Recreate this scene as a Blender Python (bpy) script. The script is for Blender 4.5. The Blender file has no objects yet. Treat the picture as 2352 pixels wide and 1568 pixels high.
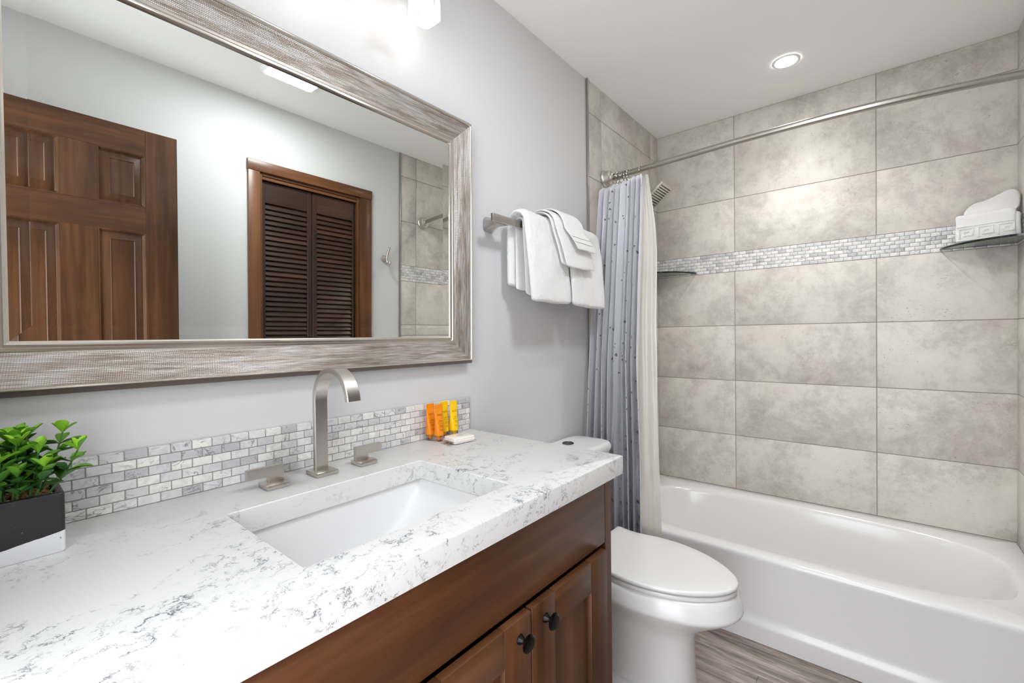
import bpy, bmesh, math, random
from mathutils import Vector, Matrix, noise
R = math.radians
scene = bpy.context.scene
COL = scene.collection
rng = random.Random(7)

# ------------------------------------------------------------------ camera
cam_d = bpy.data.cameras.new('camera')
cam = bpy.data.objects.new('camera', cam_d)
COL.objects.link(cam)
cam_d.sensor_width = 36.0
cam_d.lens = 1022.28 / 2352 * 36.0
cam_d.clip_start = 0.02
M3 = Matrix(((0.769521, 0.001988, 0.638618), (0.638506, 0.016561, -0.769438), (-0.012106, 0.999861, 0.011475)))
cam.matrix_world = Matrix.Translation((1.0691, 0.0, 1.22)) @ M3.to_4x4()
scene.camera = cam

# ------------------------------------------------------------------ world, exposure
world = bpy.data.worlds.new('World')
scene.world = world
world.use_nodes = True
world.node_tree.nodes['Background'].inputs[0].default_value = (0.93, 0.96, 1.0, 1)
world.node_tree.nodes['Background'].inputs[1].default_value = 1.0
vs = scene.view_settings
vs.view_transform = 'Standard'
vs.look = 'None'
vs.gamma = 1.0
vs.use_curve_mapping = False
vs.exposure = 1.86
scene.cycles.max_bounces = 10
scene.cycles.diffuse_bounces = 6
scene.cycles.glossy_bounces = 5
scene.cycles.transparent_max_bounces = 12
scene.cycles.caustics_reflective = False
scene.cycles.caustics_refractive = False
scene.cycles.sample_clamp_indirect = 6.0

# lamp and doorway fill powers (each lamp's light is made in its own builder)
VANITY_E, DOWNLIGHT_E, PANEL_E, DOORWAY_FILL_W = 4.4, 22.0, 24.0, 3.6

DOWNLIGHT_BEAM_W = 10.5

# fill light added in the open doorway behind the camera, no real source
ld = bpy.data.lights.new('doorway_fill', 'AREA')
ld.shape = 'RECTANGLE'
ld.size, ld.size_y = 0.78, 1.95
ld.energy = DOORWAY_FILL_W
ld.color = (0.98, 0.985, 1.0)
lo = bpy.data.objects.new('doorway_fill', ld)
COL.objects.link(lo)
lo.location = (0.92, -0.27, 1.04)
lo.rotation_euler = (R(90), 0, 0)

# ------------------------------------------------------------------ helpers
def lin(c):
    return tuple(((v / 255) / 12.92 if v / 255 <= 0.04045 else ((v / 255 + 0.055) / 1.055) ** 2.4) for v in c)

class NT:
    """small wrapper for building node trees"""
    def __init__(s, name):
        s.m = bpy.data.materials.new(name)
        s.m.use_nodes = True
        s.t = s.m.node_tree
        s.b = s.t.nodes['Principled BSDF']
        s.out = s.t.nodes['Material Output']
    def n(s, typ, ins=None, **kw):
        nd = s.t.nodes.new(typ)
        for k, v in kw.items():
            setattr(nd, k, v)
        for k, v in (ins or {}).items():
            s.set(nd.inputs[k], v)
        return nd
    def set(s, sock, v):
        if isinstance(v, bpy.types.NodeSocket):
            s.t.links.new(v, sock)
        elif isinstance(v, bpy.types.Node):
            s.t.links.new(v.outputs[0], sock)
        else:
            if sock.type == 'RGBA' and len(v) == 3:
                v = (*v, 1)
            sock.default_value = v
    def p(s, **kw):
        names = dict(color='Base Color', rough='Roughness', metal='Metallic', normal='Normal', spec='Specular IOR Level',
                     coat='Coat Weight', coat_rough='Coat Roughness', sheen='Sheen Weight', trans='Transmission Weight', ior='IOR',
                     sss='Subsurface Weight', alpha='Alpha', emit='Emission Color', emit_s='Emission Strength', aniso='Anisotropic')
        for k, v in kw.items():
            s.set(s.b.inputs[names[k]], v)
        return s.m
    def math(s, op, a, b=None, c=None, clamp=False):
        nd = s.n('ShaderNodeMath', operation=op)
        nd.use_clamp = clamp
        for i, v in enumerate((a, b, c)):
            if v is not None:
                s.set(nd.inputs[i], v)
        return nd.outputs[0]
    def mix(s, f, a, b, blend='MIX'):
        nd = s.n('ShaderNodeMix', data_type='RGBA', blend_type=blend)
        s.set(nd.inputs[0], f); s.set(nd.inputs[6], a); s.set(nd.inputs[7], b)
        return nd.outputs[2]
    def ramp(s, f, stops):
        nd = s.n('ShaderNodeValToRGB')
        cr = nd.color_ramp
        while len(cr.elements) < len(stops):
            cr.elements.new(0.5)
        for e, (p_, c) in zip(cr.elements, stops):
            e.position = p_
            e.color = (*c, 1) if not isinstance(c, (int, float)) else (c, c, c, 1)
        s.set(nd.inputs[0], f)
        return nd.outputs[0]
    def coord(s, scale=(1, 1, 1), rot=(0, 0, 0), rnd=0.0, kind='Object', loc=(0, 0, 0)):
        v = s.n('ShaderNodeTexCoord').outputs[kind]
        if rnd:
            a = s.n('ShaderNodeAttribute', attribute_name='rnd')
            sc = s.n('ShaderNodeVectorMath', {0: a.outputs['Fac'], 1: (rnd, rnd * 1.7, rnd * 0.6)}, operation='MULTIPLY')
            v = s.n('ShaderNodeVectorMath', {0: v, 1: sc.outputs[0]}, operation='ADD').outputs[0]
        return s.n('ShaderNodeMapping', {'Vector': v, 'Scale': scale, 'Rotation': rot, 'Location': loc}).outputs[0]
    def noise(s, vec, scale, detail=4, rough=0.55, dist=0.0, out=0):
        return s.n('ShaderNodeTexNoise', {'Vector': vec, 'Scale': scale, 'Detail': detail, 'Roughness': rough, 'Distortion': dist}).outputs[out]
    def bump(s, h, strength=0.2, dist=0.01):
        return s.n('ShaderNodeBump', {'Height': h, 'Strength': strength, 'Distance': dist}).outputs[0]
    def rnd(s):
        return s.n('ShaderNodeAttribute', attribute_name='rnd').outputs['Fac']

WORLD = {}
def nb():
    bm = bmesh.new()
    bm.verts.layers.float.new('rnd')
    return bm

def _setrnd(bm, verts, r):
    lay = bm.verts.layers.float.get('rnd')
    if lay is None:
        return
    for v in verts:
        v[lay] = r

def obj(name, bm, mats, parent=None, local=False, smooth=35, label=None):
    """link a bmesh as one object; coordinates are world ones unless local"""
    bm.normal_update()
    me = bpy.data.meshes.new(name)
    bm.to_mesh(me)
    bm.free()
    if not isinstance(mats, (list, tuple)):
        mats = [mats]
    for m in mats:
        me.materials.append(m)
    if smooth:
        me.shade_smooth()
        me.set_sharp_from_angle(angle=R(smooth))
    o = bpy.data.objects.new(name, me)
    COL.objects.link(o)
    if parent:
        o.parent = parent
        if not local:
            o.location = -WORLD.get(parent.name, Vector((0, 0, 0)))
        WORLD[o.name] = Vector((0, 0, 0))
    else:
        WORLD[o.name] = Vector((0, 0, 0))
    if label:
        o['label'] = label
    return o

def thing(name, label, cat, loc=(0, 0, 0), group=None, rot=(0, 0, 0)):
    o = bpy.data.objects.new(name, None)
    COL.objects.link(o)
    o.location = loc
    o.rotation_euler = rot
    WORLD[o.name] = Vector(loc)
    return tag(o, label, cat, group)

def tag(o, label, cat, group=None):
    o['label'] = label
    o['category'] = cat
    if group:
        o['group'] = group
    return o

def struct(o):
    o['kind'] = 'structure'
    return o

def dup(root, loc, label=None, rot=None):
    r = root.copy(); COL.objects.link(r); r.location = loc
    if rot:
        r.rotation_euler = rot
    if label:
        r['label'] = label
    for ch in list(root.children):
        c = ch.copy(); COL.objects.link(c); c.parent = r
        for g in list(ch.children):
            d = g.copy(); COL.objects.link(d); d.parent = c
    return r

def box(bm, x0, x1, y0, y1, z0, z1, bev=0.0, seg=2, mat=0, rnd=None, M=None):
    t = bmesh.new()
    bmesh.ops.create_cube(t, size=1.0)
    for v in t.verts:
        v.co = Vector(((x0 + x1) / 2 + v.co.x * (x1 - x0), (y0 + y1) / 2 + v.co.y * (y1 - y0), (z0 + z1) / 2 + v.co.z * (z1 - z0)))
    if bev > 0:
        bmesh.ops.bevel(t, geom=list(t.edges), offset=bev, segments=seg, profile=0.5, affect='EDGES')
    return merge(bm, t, mat, rnd, M)

def merge(bm, t, mat=0, rnd=None, M=None):
    vm = {}
    r = rng.random() if rnd is None else rnd
    for v in t.verts:
        vm[v] = bm.verts.new(M @ v.co if M else v.co)
    for f in t.faces:
        try:
            nf = bm.faces.new([vm[v] for v in f.verts])
            nf.material_index = mat
        except ValueError:
            pass
    _setrnd(bm, vm.values(), r)
    t.free()
    return list(vm.values())

def loft(bm, rings, closed=True, cap0=False, cap1=False, mat=0, rnd=None, flip=False, wrap=False):
    """skin a list of rings with equal point counts"""
    vr = [[bm.verts.new(p) for p in ring] for ring in rings]
    n = len(vr[0])
    k = len(vr)
    for i in range(k if wrap else k - 1):
        a, b = vr[i], vr[(i + 1) % k]
        for j in range(n if closed else n - 1):
            q = [a[j], a[(j + 1) % n], b[(j + 1) % n], b[j]]
            if flip:
                q.reverse()
            f = bm.faces.new(q)
            f.material_index = mat
    for flag, ring in ((cap0, vr[0]), (cap1, vr[-1])):
        if flag:
            f = bm.faces.new(ring if (ring is vr[-1]) != flip else ring[::-1])
            f.material_index = mat
    if rnd is None:
        rnd = rng.random()
    for ring in vr:
        _setrnd(bm, ring, rnd)
    return vr

def recalc(bm):
    bmesh.ops.recalc_face_normals(bm, faces=list(bm.faces))

def circ(c, r, n=24, axis='z', ry=None):
    c = Vector(c)
    out = []
    for i in range(n):
        a = 2 * math.pi * i / n
        x, y = math.cos(a) * r, math.sin(a) * (ry or r)
        out.append(c + (Vector((x, y, 0)) if axis == 'z' else Vector((0, x, y)) if axis == 'x' else Vector((y, 0, x))))
    return out

def lathe(bm, c, prof, axis='z', n=28, mat=0, cap0=True, cap1=True, rnd=None):
    """prof = [(radius, height along axis)]"""
    d = Vector((0, 0, 1) if axis == 'z' else (1, 0, 0) if axis == 'x' else (0, 1, 0))
    loft(bm, [circ(Vector(c) + d * h, max(r, 1e-5), n, axis) for r, h in prof], cap0=cap0, cap1=cap1, mat=mat, rnd=rnd)

def tube(bm, pts, rad, n=12, mat=0, cap=True, flat=1.0, rnd=None):
    pts = [Vector(p) for p in pts]
    if not isinstance(rad, (list, tuple)):
        rad = [rad] * len(pts)
    t0 = (pts[1] - pts[0]).normalized()
    up = Vector((0, 0, 1)) if abs(t0.z) < 0.9 else Vector((0, 1, 0))
    nrm = t0.cross(up).normalized()
    rings = []
    for i, p in enumerate(pts):
        t = (pts[min(i + 1, len(pts) - 1)] - pts[max(i - 1, 0)]).normalized()
        nrm = (nrm - t * nrm.dot(t)).normalized()
        b = t.cross(nrm)
        rings.append([p + (nrm * math.cos(2 * math.pi * j / n) + b * math.sin(2 * math.pi * j / n) * flat) * rad[i] for j in range(n)])
    loft(bm, rings, cap0=cap, cap1=cap, mat=mat, rnd=rnd)

def spline(pts, k=8):
    """Catmull-Rom through pts"""
    P = [Vector(p) for p in pts]
    P = [2 * P[0] - P[1]] + P + [2 * P[-1] - P[-2]]
    out = []
    for i in range(1, len(P) - 2):
        for j in range(k):
            t = j / k
            a, b, c, d = P[i - 1], P[i], P[i + 1], P[i + 2]
            out.append(0.5 * (2 * b + (c - a) * t + (2 * a - 5 * b + 4 * c - d) * t * t + (3 * b - a - 3 * c + d) * t ** 3))
    out.append(P[-2])
    return out

def ray_super(cx, cy, a, b, n, angs, z, a2=None):
    """superellipse ring sampled along the given ray angles; a2 = half-axis for the -x side"""
    out = []
    for t in angs:
        c, s = math.cos(t), math.sin(t)
        aa = a if c >= 0 or a2 is None else a2
        r = (abs(c / aa) ** n + abs(s / b) ** n) ** (-1.0 / n)
        out.append(Vector((cx + c * r, cy + s * r, z)))
    return out

def rrect(x0, x1, y0, y1, r, k=6):
    """rounded rectangle, 4*(k+1) points, counter clockwise"""
    out = []
    for cx, cy, a0 in ((x1 - r, y1 - r, 0), (x0 + r, y1 - r, 90), (x0 + r, y0 + r, 180), (x1 - r, y0 + r, 270)):
        for i in range(k + 1):
            a = R(a0 + 90 * i / k)
            out.append((cx + r * math.cos(a), cy + r * math.sin(a)))
    return out

# ------------------------------------------------------------------ materials
def m_paint():
    m = NT('wall_paint')
    h = m.noise(m.coord(), 220, 3)
    return m.p(color=lin((208, 208, 208)), rough=0.62, normal=m.bump(h, 0.05, 0.002))
def m_ceiling():
    m = NT('ceiling_paint')
    h = m.noise(m.coord(), 200, 3)
    return m.p(color=lin((243, 243, 241)), rough=0.8, normal=m.bump(h, 0.05, 0.002))
def m_tile():
    m = NT('stone_look_tile')
    v = m.coord((1, 1, 1), rnd=9.0)
    a = m.noise(v, 3.4, 10, 0.74, 0.25)
    b = m.noise(v, 15.0, 8, 0.80, 0.3)
    fine = m.noise(v, 45.0, 4, 0.6)
    f = m.math('ADD', m.math('MULTIPLY', a, 0.66), m.math('MULTIPLY', b, 0.34))
    c = m.ramp(f, [(0.37, lin((176, 170, 163))), (0.465, lin((197, 192, 185))), (0.53, lin((213, 209, 201))), (0.66, lin((223, 220, 213)))])
    hue = m.noise(v, 2.1, 3)
    c = m.mix(m.math('MULTIPLY', m.ramp(hue, [(0.45, 0.0), (0.65, 1.0)]), 0.35), c, m.mix(1.0, c, lin((246, 236, 234)), 'MULTIPLY'))
    vein = m.ramp(m.math('ABSOLUTE', m.math('SUBTRACT', m.noise(v, 5.5, 7, 0.65, 0.8), 0.5)), [(0.0, 1.0), (0.012, 0.0)])
    c = m.mix(m.math('MULTIPLY', vein, m.math('MULTIPLY', m.ramp(a, [(0.40, 1.0), (0.50, 0.0)]), 0.5)), c, lin((222, 218, 210)))
    # small travertine pits in drifts
    pit = m.noise(m.coord((1, 1, 2.0), rnd=9.0), 95.0, 2, 0.5)
    drift = m.noise(v, 5.0, 3)
    pm = m.math('MULTIPLY', m.ramp(pit, [(0.655, 0.0), (0.69, 1.0)]), m.ramp(drift, [(0.52, 0.0), (0.60, 1.0)]))
    c = m.mix(m.math('MULTIPLY', pm, 0.55), c, lin((120, 113, 106)))
    c = m.mix(m.math('MULTIPLY', fine, 0.12), c, lin((170, 165, 158)))
    return m.p(color=c, rough=0.42, spec=0.4, normal=m.bump(m.math('SUBTRACT', m.math('MULTIPLY', b, 0.4), pm), 0.12, 0.003))
def m_grout(name, c):
    m = NT(name)
    h = m.noise(m.coord(), 300, 3)
    return m.p(color=lin(c), rough=0.9, normal=m.bump(h, 0.2, 0.002))
def m_mosaic():
    m = NT('marble_mosaic')
    v = m.coord((1, 1, 1), rnd=31.0)
    r = m.rnd()
    base = m.ramp(r, [(0.0, lin((182, 182, 184))), (0.16, lin((203, 203, 204))), (0.40, lin((216, 216, 217))), (0.75, lin((228, 228, 225))), (1.0, lin((234, 233, 227)))])
    a = m.noise(v, 40, 5, 0.6, 1.5)
    c = m.mix(m.math('MULTIPLY', m.ramp(a, [(0.42, 0.0), (0.66, 1.0)]), 0.4), base, lin((168, 168, 171)))
    vv = m.noise(m.coord((1, 0.7, 1.3), rnd=31.0), 20, 4, 0.6, 1.2)
    line = m.ramp(m.math('ABSOLUTE', m.math('SUBTRACT', vv, 0.5)), [(0.0, 1.0), (0.022, 0.0)])
    few = m.ramp(m.noise(v, 9, 1), [(0.50, 0.0), (0.60, 1.0)])
    c = m.mix(m.math('MULTIPLY', m.math('MULTIPLY', line, few), 0.75), c, lin((92, 93, 100)))
    return m.p(color=c, rough=0.28, spec=0.45)
def m_quartz():
    m = NT('veined_quartz')
    v = m.coord((1, 1, 1), (0, 0, R(-18)))
    warp = m.noise(v, 14.0, 7, 0.68, 0, 1)
    w2 = m.n('ShaderNodeVectorMath', {0: warp, 1: (0.16, 0.16, 0.16)}, operation='MULTIPLY').outputs[0]
    vv = m.n('ShaderNodeVectorMath', {0: v, 1: w2}, operation='ADD').outputs[0]
    vs_ = m.n('ShaderNodeMapping', {'Vector': vv, 'Scale': (1.0, 0.36, 1.0)}).outputs[0]
    def crack(scale, w0, w1):
        d_ = m.n('ShaderNodeTexVoronoi', {'Vector': vs_, 'Scale': scale}, feature='DISTANCE_TO_EDGE').outputs['Distance']
        return m.ramp(d_, [(0.0, 1.0), (w0, 0.9), (w1, 0.0)]), m.ramp(d_, [(0.0, 1.0), (0.16, 0.0)])
    l1, h1 = crack(11.0, 0.006, 0.020)
    l2, h2 = crack(27.0, 0.012, 0.040)
    big = m.noise(m.n('ShaderNodeMapping', {'Vector': v, 'Scale': (1.0, 0.45, 1.0), 'Location': (0.35, 0.2, 0)}).outputs[0], 4.2, 3, 0.5)
    zone = m.ramp(big, [(0.49, 0.0), (0.60, 1.0)])
    zone1 = m.ramp(big, [(0.40, 0.0), (0.54, 1.0)])
    px_ = m.n('ShaderNodeSeparateXYZ', {0: m.n('ShaderNodeTexCoord').outputs['Object']})
    edge = m.math('MULTIPLY', m.ramp(px_.outputs[0], [(0.40, 0.0), (0.49, 1.0)]), m.ramp(m.noise(v, 5.5, 2), [(0.42, 0.0), (0.58, 1.0)]))
    backz = m.ramp(px_.outputs[0], [(0.10, 0.25), (0.30, 1.0)])
    zone = m.math('MAXIMUM', m.math('MULTIPLY', zone, backz), edge)
    zone1 = m.math('MAXIMUM', m.math('MULTIPLY', zone1, backz), edge)
    brk = m.ramp(m.noise(v, 38.0, 3, 0.6), [(0.46, 0.0), (0.56, 1.0)])
    brk2 = m.ramp(m.noise(v, 60.0, 2, 0.5), [(0.46, 0.0), (0.56, 1.0)])
    f1 = m.math('MULTIPLY', m.math('MULTIPLY', l1, zone1), m.math('MULTIPLY_ADD', brk, 0.92, 0.08))
    f2 = m.math('MULTIPLY', m.math('MULTIPLY', l2, zone), brk2)
    f = m.math('MAXIMUM', f1, m.math('MULTIPLY', f2, 0.8), clamp=True)
    base = m.mix(m.noise(v, 3.0, 3), lin((222, 222, 220)), lin((214, 214, 213)))
    smoke = m.math('MULTIPLY', m.math('MULTIPLY', m.math('MAXIMUM', h1, h2), m.math('MULTIPLY', zone, brk)), 0.42)
    c = m.mix(smoke, base, lin((196, 197, 201)))
    c = m.mix(m.math('MULTIPLY', f, 0.92), c, lin((56, 59, 68)))
    return m.p(color=c, rough=0.34, spec=0.35)
def m_wood(name, cols, axis, scale=1.0, rough=0.38, coat=0.0, knots=False, spec=0.35):
    m = NT(name)
    s = {'x': (1.2, 22, 22), 'y': (22, 1.2, 22), 'z': (22, 22, 1.2)}[axis]
    s = tuple(k * scale for k in s)
    v = m.coord(s, rnd=13.0)
    a = m.noise(v, 1.0, 5, 0.6, 0.6)
    b = m.noise(m.coord(tuple(k * 4 for k in s), rnd=13.0), 1.0, 3, 0.6)
    blotch = m.noise(m.coord((3, 3, 3), rnd=13.0), 1.0, 3, 0.5)
    f = m.math('ADD', m.math('MULTIPLY', a, 0.5), m.math('ADD', m.math('MULTIPLY', b, 0.18), m.math('MULTIPLY', blotch, 0.32)))
    f = m.math('ADD', f, m.math('MULTIPLY', m.math('SUBTRACT', m.rnd(), 0.5), 0.10))
    c = m.ramp(f, [(0.34, cols[0]), (0.50, cols[1]), (0.66, cols[2])])
    if knots:
        k = m.n('ShaderNodeTexVoronoi', {'Vector': m.coord((3.4, 3.4, 2.4), rnd=5.0), 'Scale': 1.0}).outputs['Distance']
        c = m.mix(m.math('MULTIPLY', m.ramp(k, [(0.02, 1.0), (0.06, 0.0)]), 0.8), c, cols[3])
    return m.p(color=c, rough=rough, coat=coat, coat_rough=0.2, spec=spec, normal=m.bump(b, 0.06, 0.002))
def m_floor():
    m = NT('grey_wood_plank_floor')
    v = m.coord((1.5, 16, 1), rnd=7.0)
    a = m.noise(v, 1.6, 8, 0.68, 1.0)
    b = m.noise(m.coord((4, 60, 1), rnd=7.0), 1.5, 4, 0.6)
    f = m.math('ADD', m.math('MULTIPLY', a, 0.75), m.math('MULTIPLY', b, 0.25))
    f = m.math('ADD', f, m.math('MULTIPLY', m.math('SUBTRACT', m.rnd(), 0.5), 0.08))
    c = m.ramp(f, [(0.36, lin((88, 79, 74))), (0.48, lin((138, 126, 119))), (0.58, lin((176, 164, 156))), (0.7, lin((196, 186, 178)))])
    return m.p(color=c, rough=0.42, normal=m.bump(b, 0.08, 0.002))
def m_simple(name, c, rough=0.4, metal=0.0, **kw):
    m = NT(name)
    return m.p(color=lin(c), rough=rough, metal=metal, **kw)
def m_nickel(name='brushed_nickel', axis=(1, 1, 60), c=(206, 200, 192), rough=0.3):
    m = NT(name)
    h = m.noise(m.coord(tuple(8 * k for k in axis)), 5.0, 3)
    return m.p(color=lin(c), metal=1.0, rough=m.math('MULTIPLY_ADD', h, 0.12, rough - 0.06), normal=m.bump(h, 0.03, 0.001))
def m_frame():
    m = NT('antique_silver_frame')
    uv = m.n('ShaderNodeTexCoord').outputs['UV']
    mp = lambda s: m.n('ShaderNodeMapping', {'Vector': uv, 'Scale': s}).outputs[0]
    a = m.noise(mp((11, 240, 1)), 1.0, 5, 0.66, 0.2)
    b = m.noise(mp((3.5, 55, 1)), 1.0, 4, 0.55)
    f = m.math('ADD', m.math('MULTIPLY', a, 0.6), m.math('MULTIPLY', b, 0.4))
    c = m.ramp(f, [(0.36, lin((132, 117, 103))), (0.47, lin((172, 162, 152))), (0.55, lin((204, 201, 197))), (0.68, lin((226, 227, 229)))])
    sx = m.n('ShaderNodeSeparateXYZ', {0: uv})
    wu = m.math('SINE', m.math('MULTIPLY', sx.outputs[0], 2 * math.pi / 0.0036))
    wv = m.math('SINE', m.math('MULTIPLY', sx.outputs[1], 2 * math.pi / 0.0030))
    h = m.math('MAXIMUM', m.math('MULTIPLY', wu, -1.0), m.math('MULTIPLY', wv, -1.0))
    groove = m.ramp(h, [(0.35, 0.0), (0.95, 1.0)])
    c = m.mix(m.math('MULTIPLY', groove, 0.62), c, lin((110, 99, 90)))
    return m.p(color=c, metal=0.55, rough=0.36, normal=m.bump(m.math('MULTIPLY', h, -1.0), 0.35, 0.0008))
def m_terry(name='white_terry_cloth', c=(236, 236, 235)):
    m = NT(name)
    h = m.noise(m.coord(), 420, 3, 0.7)
    h2 = m.noise(m.coord(), 150, 3, 0.6)
    return m.p(color=lin(c), rough=0.95, sheen=0.35, spec=0.1, normal=m.bump(m.math('ADD', h, m.math('MULTIPLY', h2, 0.8)), 0.55, 0.004))
def m_curtain():
    m = NT('grey_polyester')
    h = m.noise(m.coord(), 9, 4)
    return m.p(color=lin((212, 212, 217)), rough=0.5, spec=0.35, sheen=0.15, normal=m.bump(h, 0.15, 0.01))
def m_liner():
    m = NT('translucent_white_vinyl')
    t = m.t
    d = m.n('ShaderNodeBsdfDiffuse', {'Color': lin((240, 239, 232))})
    tr = m.n('ShaderNodeBsdfTranslucent', {'Color': lin((240, 239, 232))})
    gl = m.n('ShaderNodeBsdfGlossy', {'Color': (1, 1, 1, 1), 'Roughness': 0.3})
    tp = m.n('ShaderNodeBsdfTransparent', {'Color': (0.97, 0.97, 0.94, 1)})
    a = m.n('ShaderNodeMixShader', {0: 0.45, 1: d, 2: tr})
    b = m.n('ShaderNodeMixShader', {0: 0.06, 1: a, 2: gl})
    c = m.n('ShaderNodeMixShader', {0: 0.14, 1: b, 2: tp})
    t.links.new(c.outputs[0], m.out.inputs[0])
    return m.m
def m_thin_glass(name, c=(0.93, 0.97, 0.95), refl=0.9):
    m = NT(name)
    tp = m.n('ShaderNodeBsdfTransparent', {'Color': (*c, 1)})
    gl = m.n('ShaderNodeBsdfGlossy', {'Color': (1, 1, 1, 1), 'Roughness': 0.02})
    fr = m.n('ShaderNodeFresnel', {'IOR': 1.5})
    mx = m.n('ShaderNodeMixShader', {0: m.math('MULTIPLY', fr, refl), 1: tp, 2: gl})
    m.t.links.new(mx.outputs[0], m.out.inputs[0])
    return m.m
def m_emit(name, c, s):
    m = NT(name)
    return m.p(color=(1, 1, 1), emit=c, emit_s=s, rough=0.5)
def m_leaf():
    m = NT('plastic_leaf')
    f = m.rnd()
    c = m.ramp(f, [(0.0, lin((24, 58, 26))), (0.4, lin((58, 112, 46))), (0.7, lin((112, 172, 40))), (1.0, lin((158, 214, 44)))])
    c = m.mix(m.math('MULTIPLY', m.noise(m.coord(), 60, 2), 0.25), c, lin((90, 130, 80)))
    return m.p(color=c, rough=0.38, spec=0.4)
def m_gravel():
    m = NT('tan_gravel')
    c = m.ramp(m.rnd(), [(0.0, lin((150, 104, 62))), (0.5, lin((196, 152, 104))), (1.0, lin((222, 190, 146)))])
    return m.p(color=c, rough=0.8)
def m_planter():
    # white glaze dipped slanting over black: the colour edge is on the pot itself
    m = NT('black_and_white_planter')
    o = m.n('ShaderNodeTexCoord').outputs['Object']
    s = m.n('ShaderNodeSeparateXYZ', {0: o})
    wob = m.math('MULTIPLY', m.math('SUBTRACT', m.noise(o, 60, 3), 0.5), 0.002)
    line = m.math('ADD', m.math('MULTIPLY_ADD', m.math('SUBTRACT', s.outputs[1], 0.080), 0.15, 0.9450), wob)
    f = m.math('GREATER_THAN', s.outputs[2], line)
    sp = m.ramp(m.noise(o, 150, 1), [(0.80, 0.0), (0.81, 1.0)])
    blk = m.mix(sp, lin((34, 34, 36)), lin((190, 190, 188)))
    wht = m.mix(m.ramp(m.noise(o, 110, 2), [(0.70, 0.0), (0.74, 1.0)]), lin((222, 223, 226)), lin((140, 140, 140)))
    return m.p(color=m.mix(f, wht, blk), rough=0.45, normal=m.bump(m.noise(o, 90, 3), 0.1, 0.002))

MAT = dict(
    paint=m_paint(), ceil=m_ceiling(), tile=m_tile(), grout=m_grout('tile_grout', (150, 144, 137)),
    mgrout=m_grout('mosaic_grout', (146, 142, 138)), mosaic=m_mosaic(), quartz=m_quartz(), floor=m_floor(),
    nickel=m_nickel(), nickel_y=m_nickel('brushed_nickel_bar', (60, 1, 60)), satin=m_nickel('satin_nickel_rod', (2, 60, 60), (176, 171, 164), 0.30),
    chrome=m_simple('polished_chrome', (190, 186, 180), 0.12, 1.0), frame=m_frame(),
    silver=m_simple('polished_silver_lip', (206, 199, 190), 0.24, 0.9), lip=m_simple('outer_lip_dark_reflection', (104, 90, 80), 0.3, 0.8), mirror=m_simple('silvered_glass', (232, 234, 230), 0.0, 1.0),  # lip: silver browned, the dark cabinet's reflection is put into its colour
    porcelain=m_simple('white_porcelain', (226, 226, 226), 0.2, 0.0, spec=0.5), acrylic=m_simple('white_tub_enamel', (228, 228, 228), 0.15, 0.0, spec=0.5),
    seatp=m_simple('white_seat_plastic', (228, 228, 227), 0.14, 0.0, spec=0.5),
    terry=m_terry(), curtain=m_curtain(), foil=m_simple('silver_foil_print', (206, 206, 208), 0.22, 1.0), liner=m_liner(),
    shelfglass=m_thin_glass('shelf_glass', (0.86, 0.93, 0.89)), shelfedge=m_simple('dark_green_glass_edge', (22, 34, 30), 0.1, 0.0),
    shadeglass=m_thin_glass('clear_shade_glass', (0.985, 0.985, 0.985), 0.6), leaf=m_leaf(), stem=m_simple('green_plastic_stem', (70, 108, 50), 0.45), gravel=m_gravel(),
    planter=m_planter(), black=m_simple('oil_rubbed_bronze', (16, 13, 12), 0.22, 0.6), darkchrome=m_simple('dark_chrome', (92, 88, 84), 0.18, 1.0),
    white=m_simple('white_plastic', (236, 236, 236), 0.4), orange=m_simple('orange_tube', (240, 140, 6), 0.3, 0.0, sss=0.0, spec=0.5),
    yellow=m_simple('yellow_tube', (252, 204, 8), 0.3, 0.0, spec=0.5), cap=m_thin_glass('clear_tube_cap', (0.95, 0.88, 0.84)),
    ink_o=m_simple('brown_ink', (140, 74, 14), 0.5), ink_y=m_simple('olive_ink', (176, 128, 8), 0.5), soap=m_simple('soap_wrapper', (232, 226, 220), 0.25),
    ink_g=m_simple('grey_ink', (160, 156, 154), 0.5), rubber=m_simple('dark_nozzle_rubber', (48, 44, 40), 0.6),
    flange=m_nickel('satin_flange', (2, 30, 30), (214, 209, 202), 0.34), trim=m_nickel('tile_edge_metal', (60, 60, 1), (176, 170, 166), 0.3),
)
VC = [lin((56, 31, 16)), lin((90, 55, 32)), lin((118, 79, 51)), lin((24, 12, 7))]
MAT['cab_y'] = m_wood('stained_alder_horizontal', VC, 'y', 0.55, 0.42, 0.1, True)
MAT['cab_z'] = m_wood('stained_alder_vertical', VC, 'z', 0.55, 0.42, 0.1, True)
DC = [lin((42, 24, 13)), lin((74, 46, 27)), lin((100, 66, 41)), lin((30, 16, 9))]
MAT['door_y'] = m_wood('walnut_door_horizontal', DC, 'y', 1.0, 0.36, 0.12)
MAT['door_z'] = m_wood('walnut_door_vertical', DC, 'z', 1.0, 0.36, 0.12)
LC = [lin((34, 20, 14)), lin((54, 33, 24)), lin((76, 49, 36)), lin((30, 16, 9))]
MAT['lou_y'] = m_wood('dark_louver_horizontal', LC, 'y', 0.8, 0.42, 0.2)
MAT['lou_z'] = m_wood('dark_louver_vertical', LC, 'z', 0.8, 0.42, 0.2)
CC = [lin((70, 40, 21)), lin((98, 60, 33)), lin((120, 77, 45)), lin((30, 16, 9))]
MAT['cas_y'] = m_wood('brown_casing_horizontal', CC, 'y', 0.8, 0.4, 0.2)
MAT['cas_z'] = m_wood('brown_casing_vertical', CC, 'z', 0.8, 0.4, 0.2)

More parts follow.
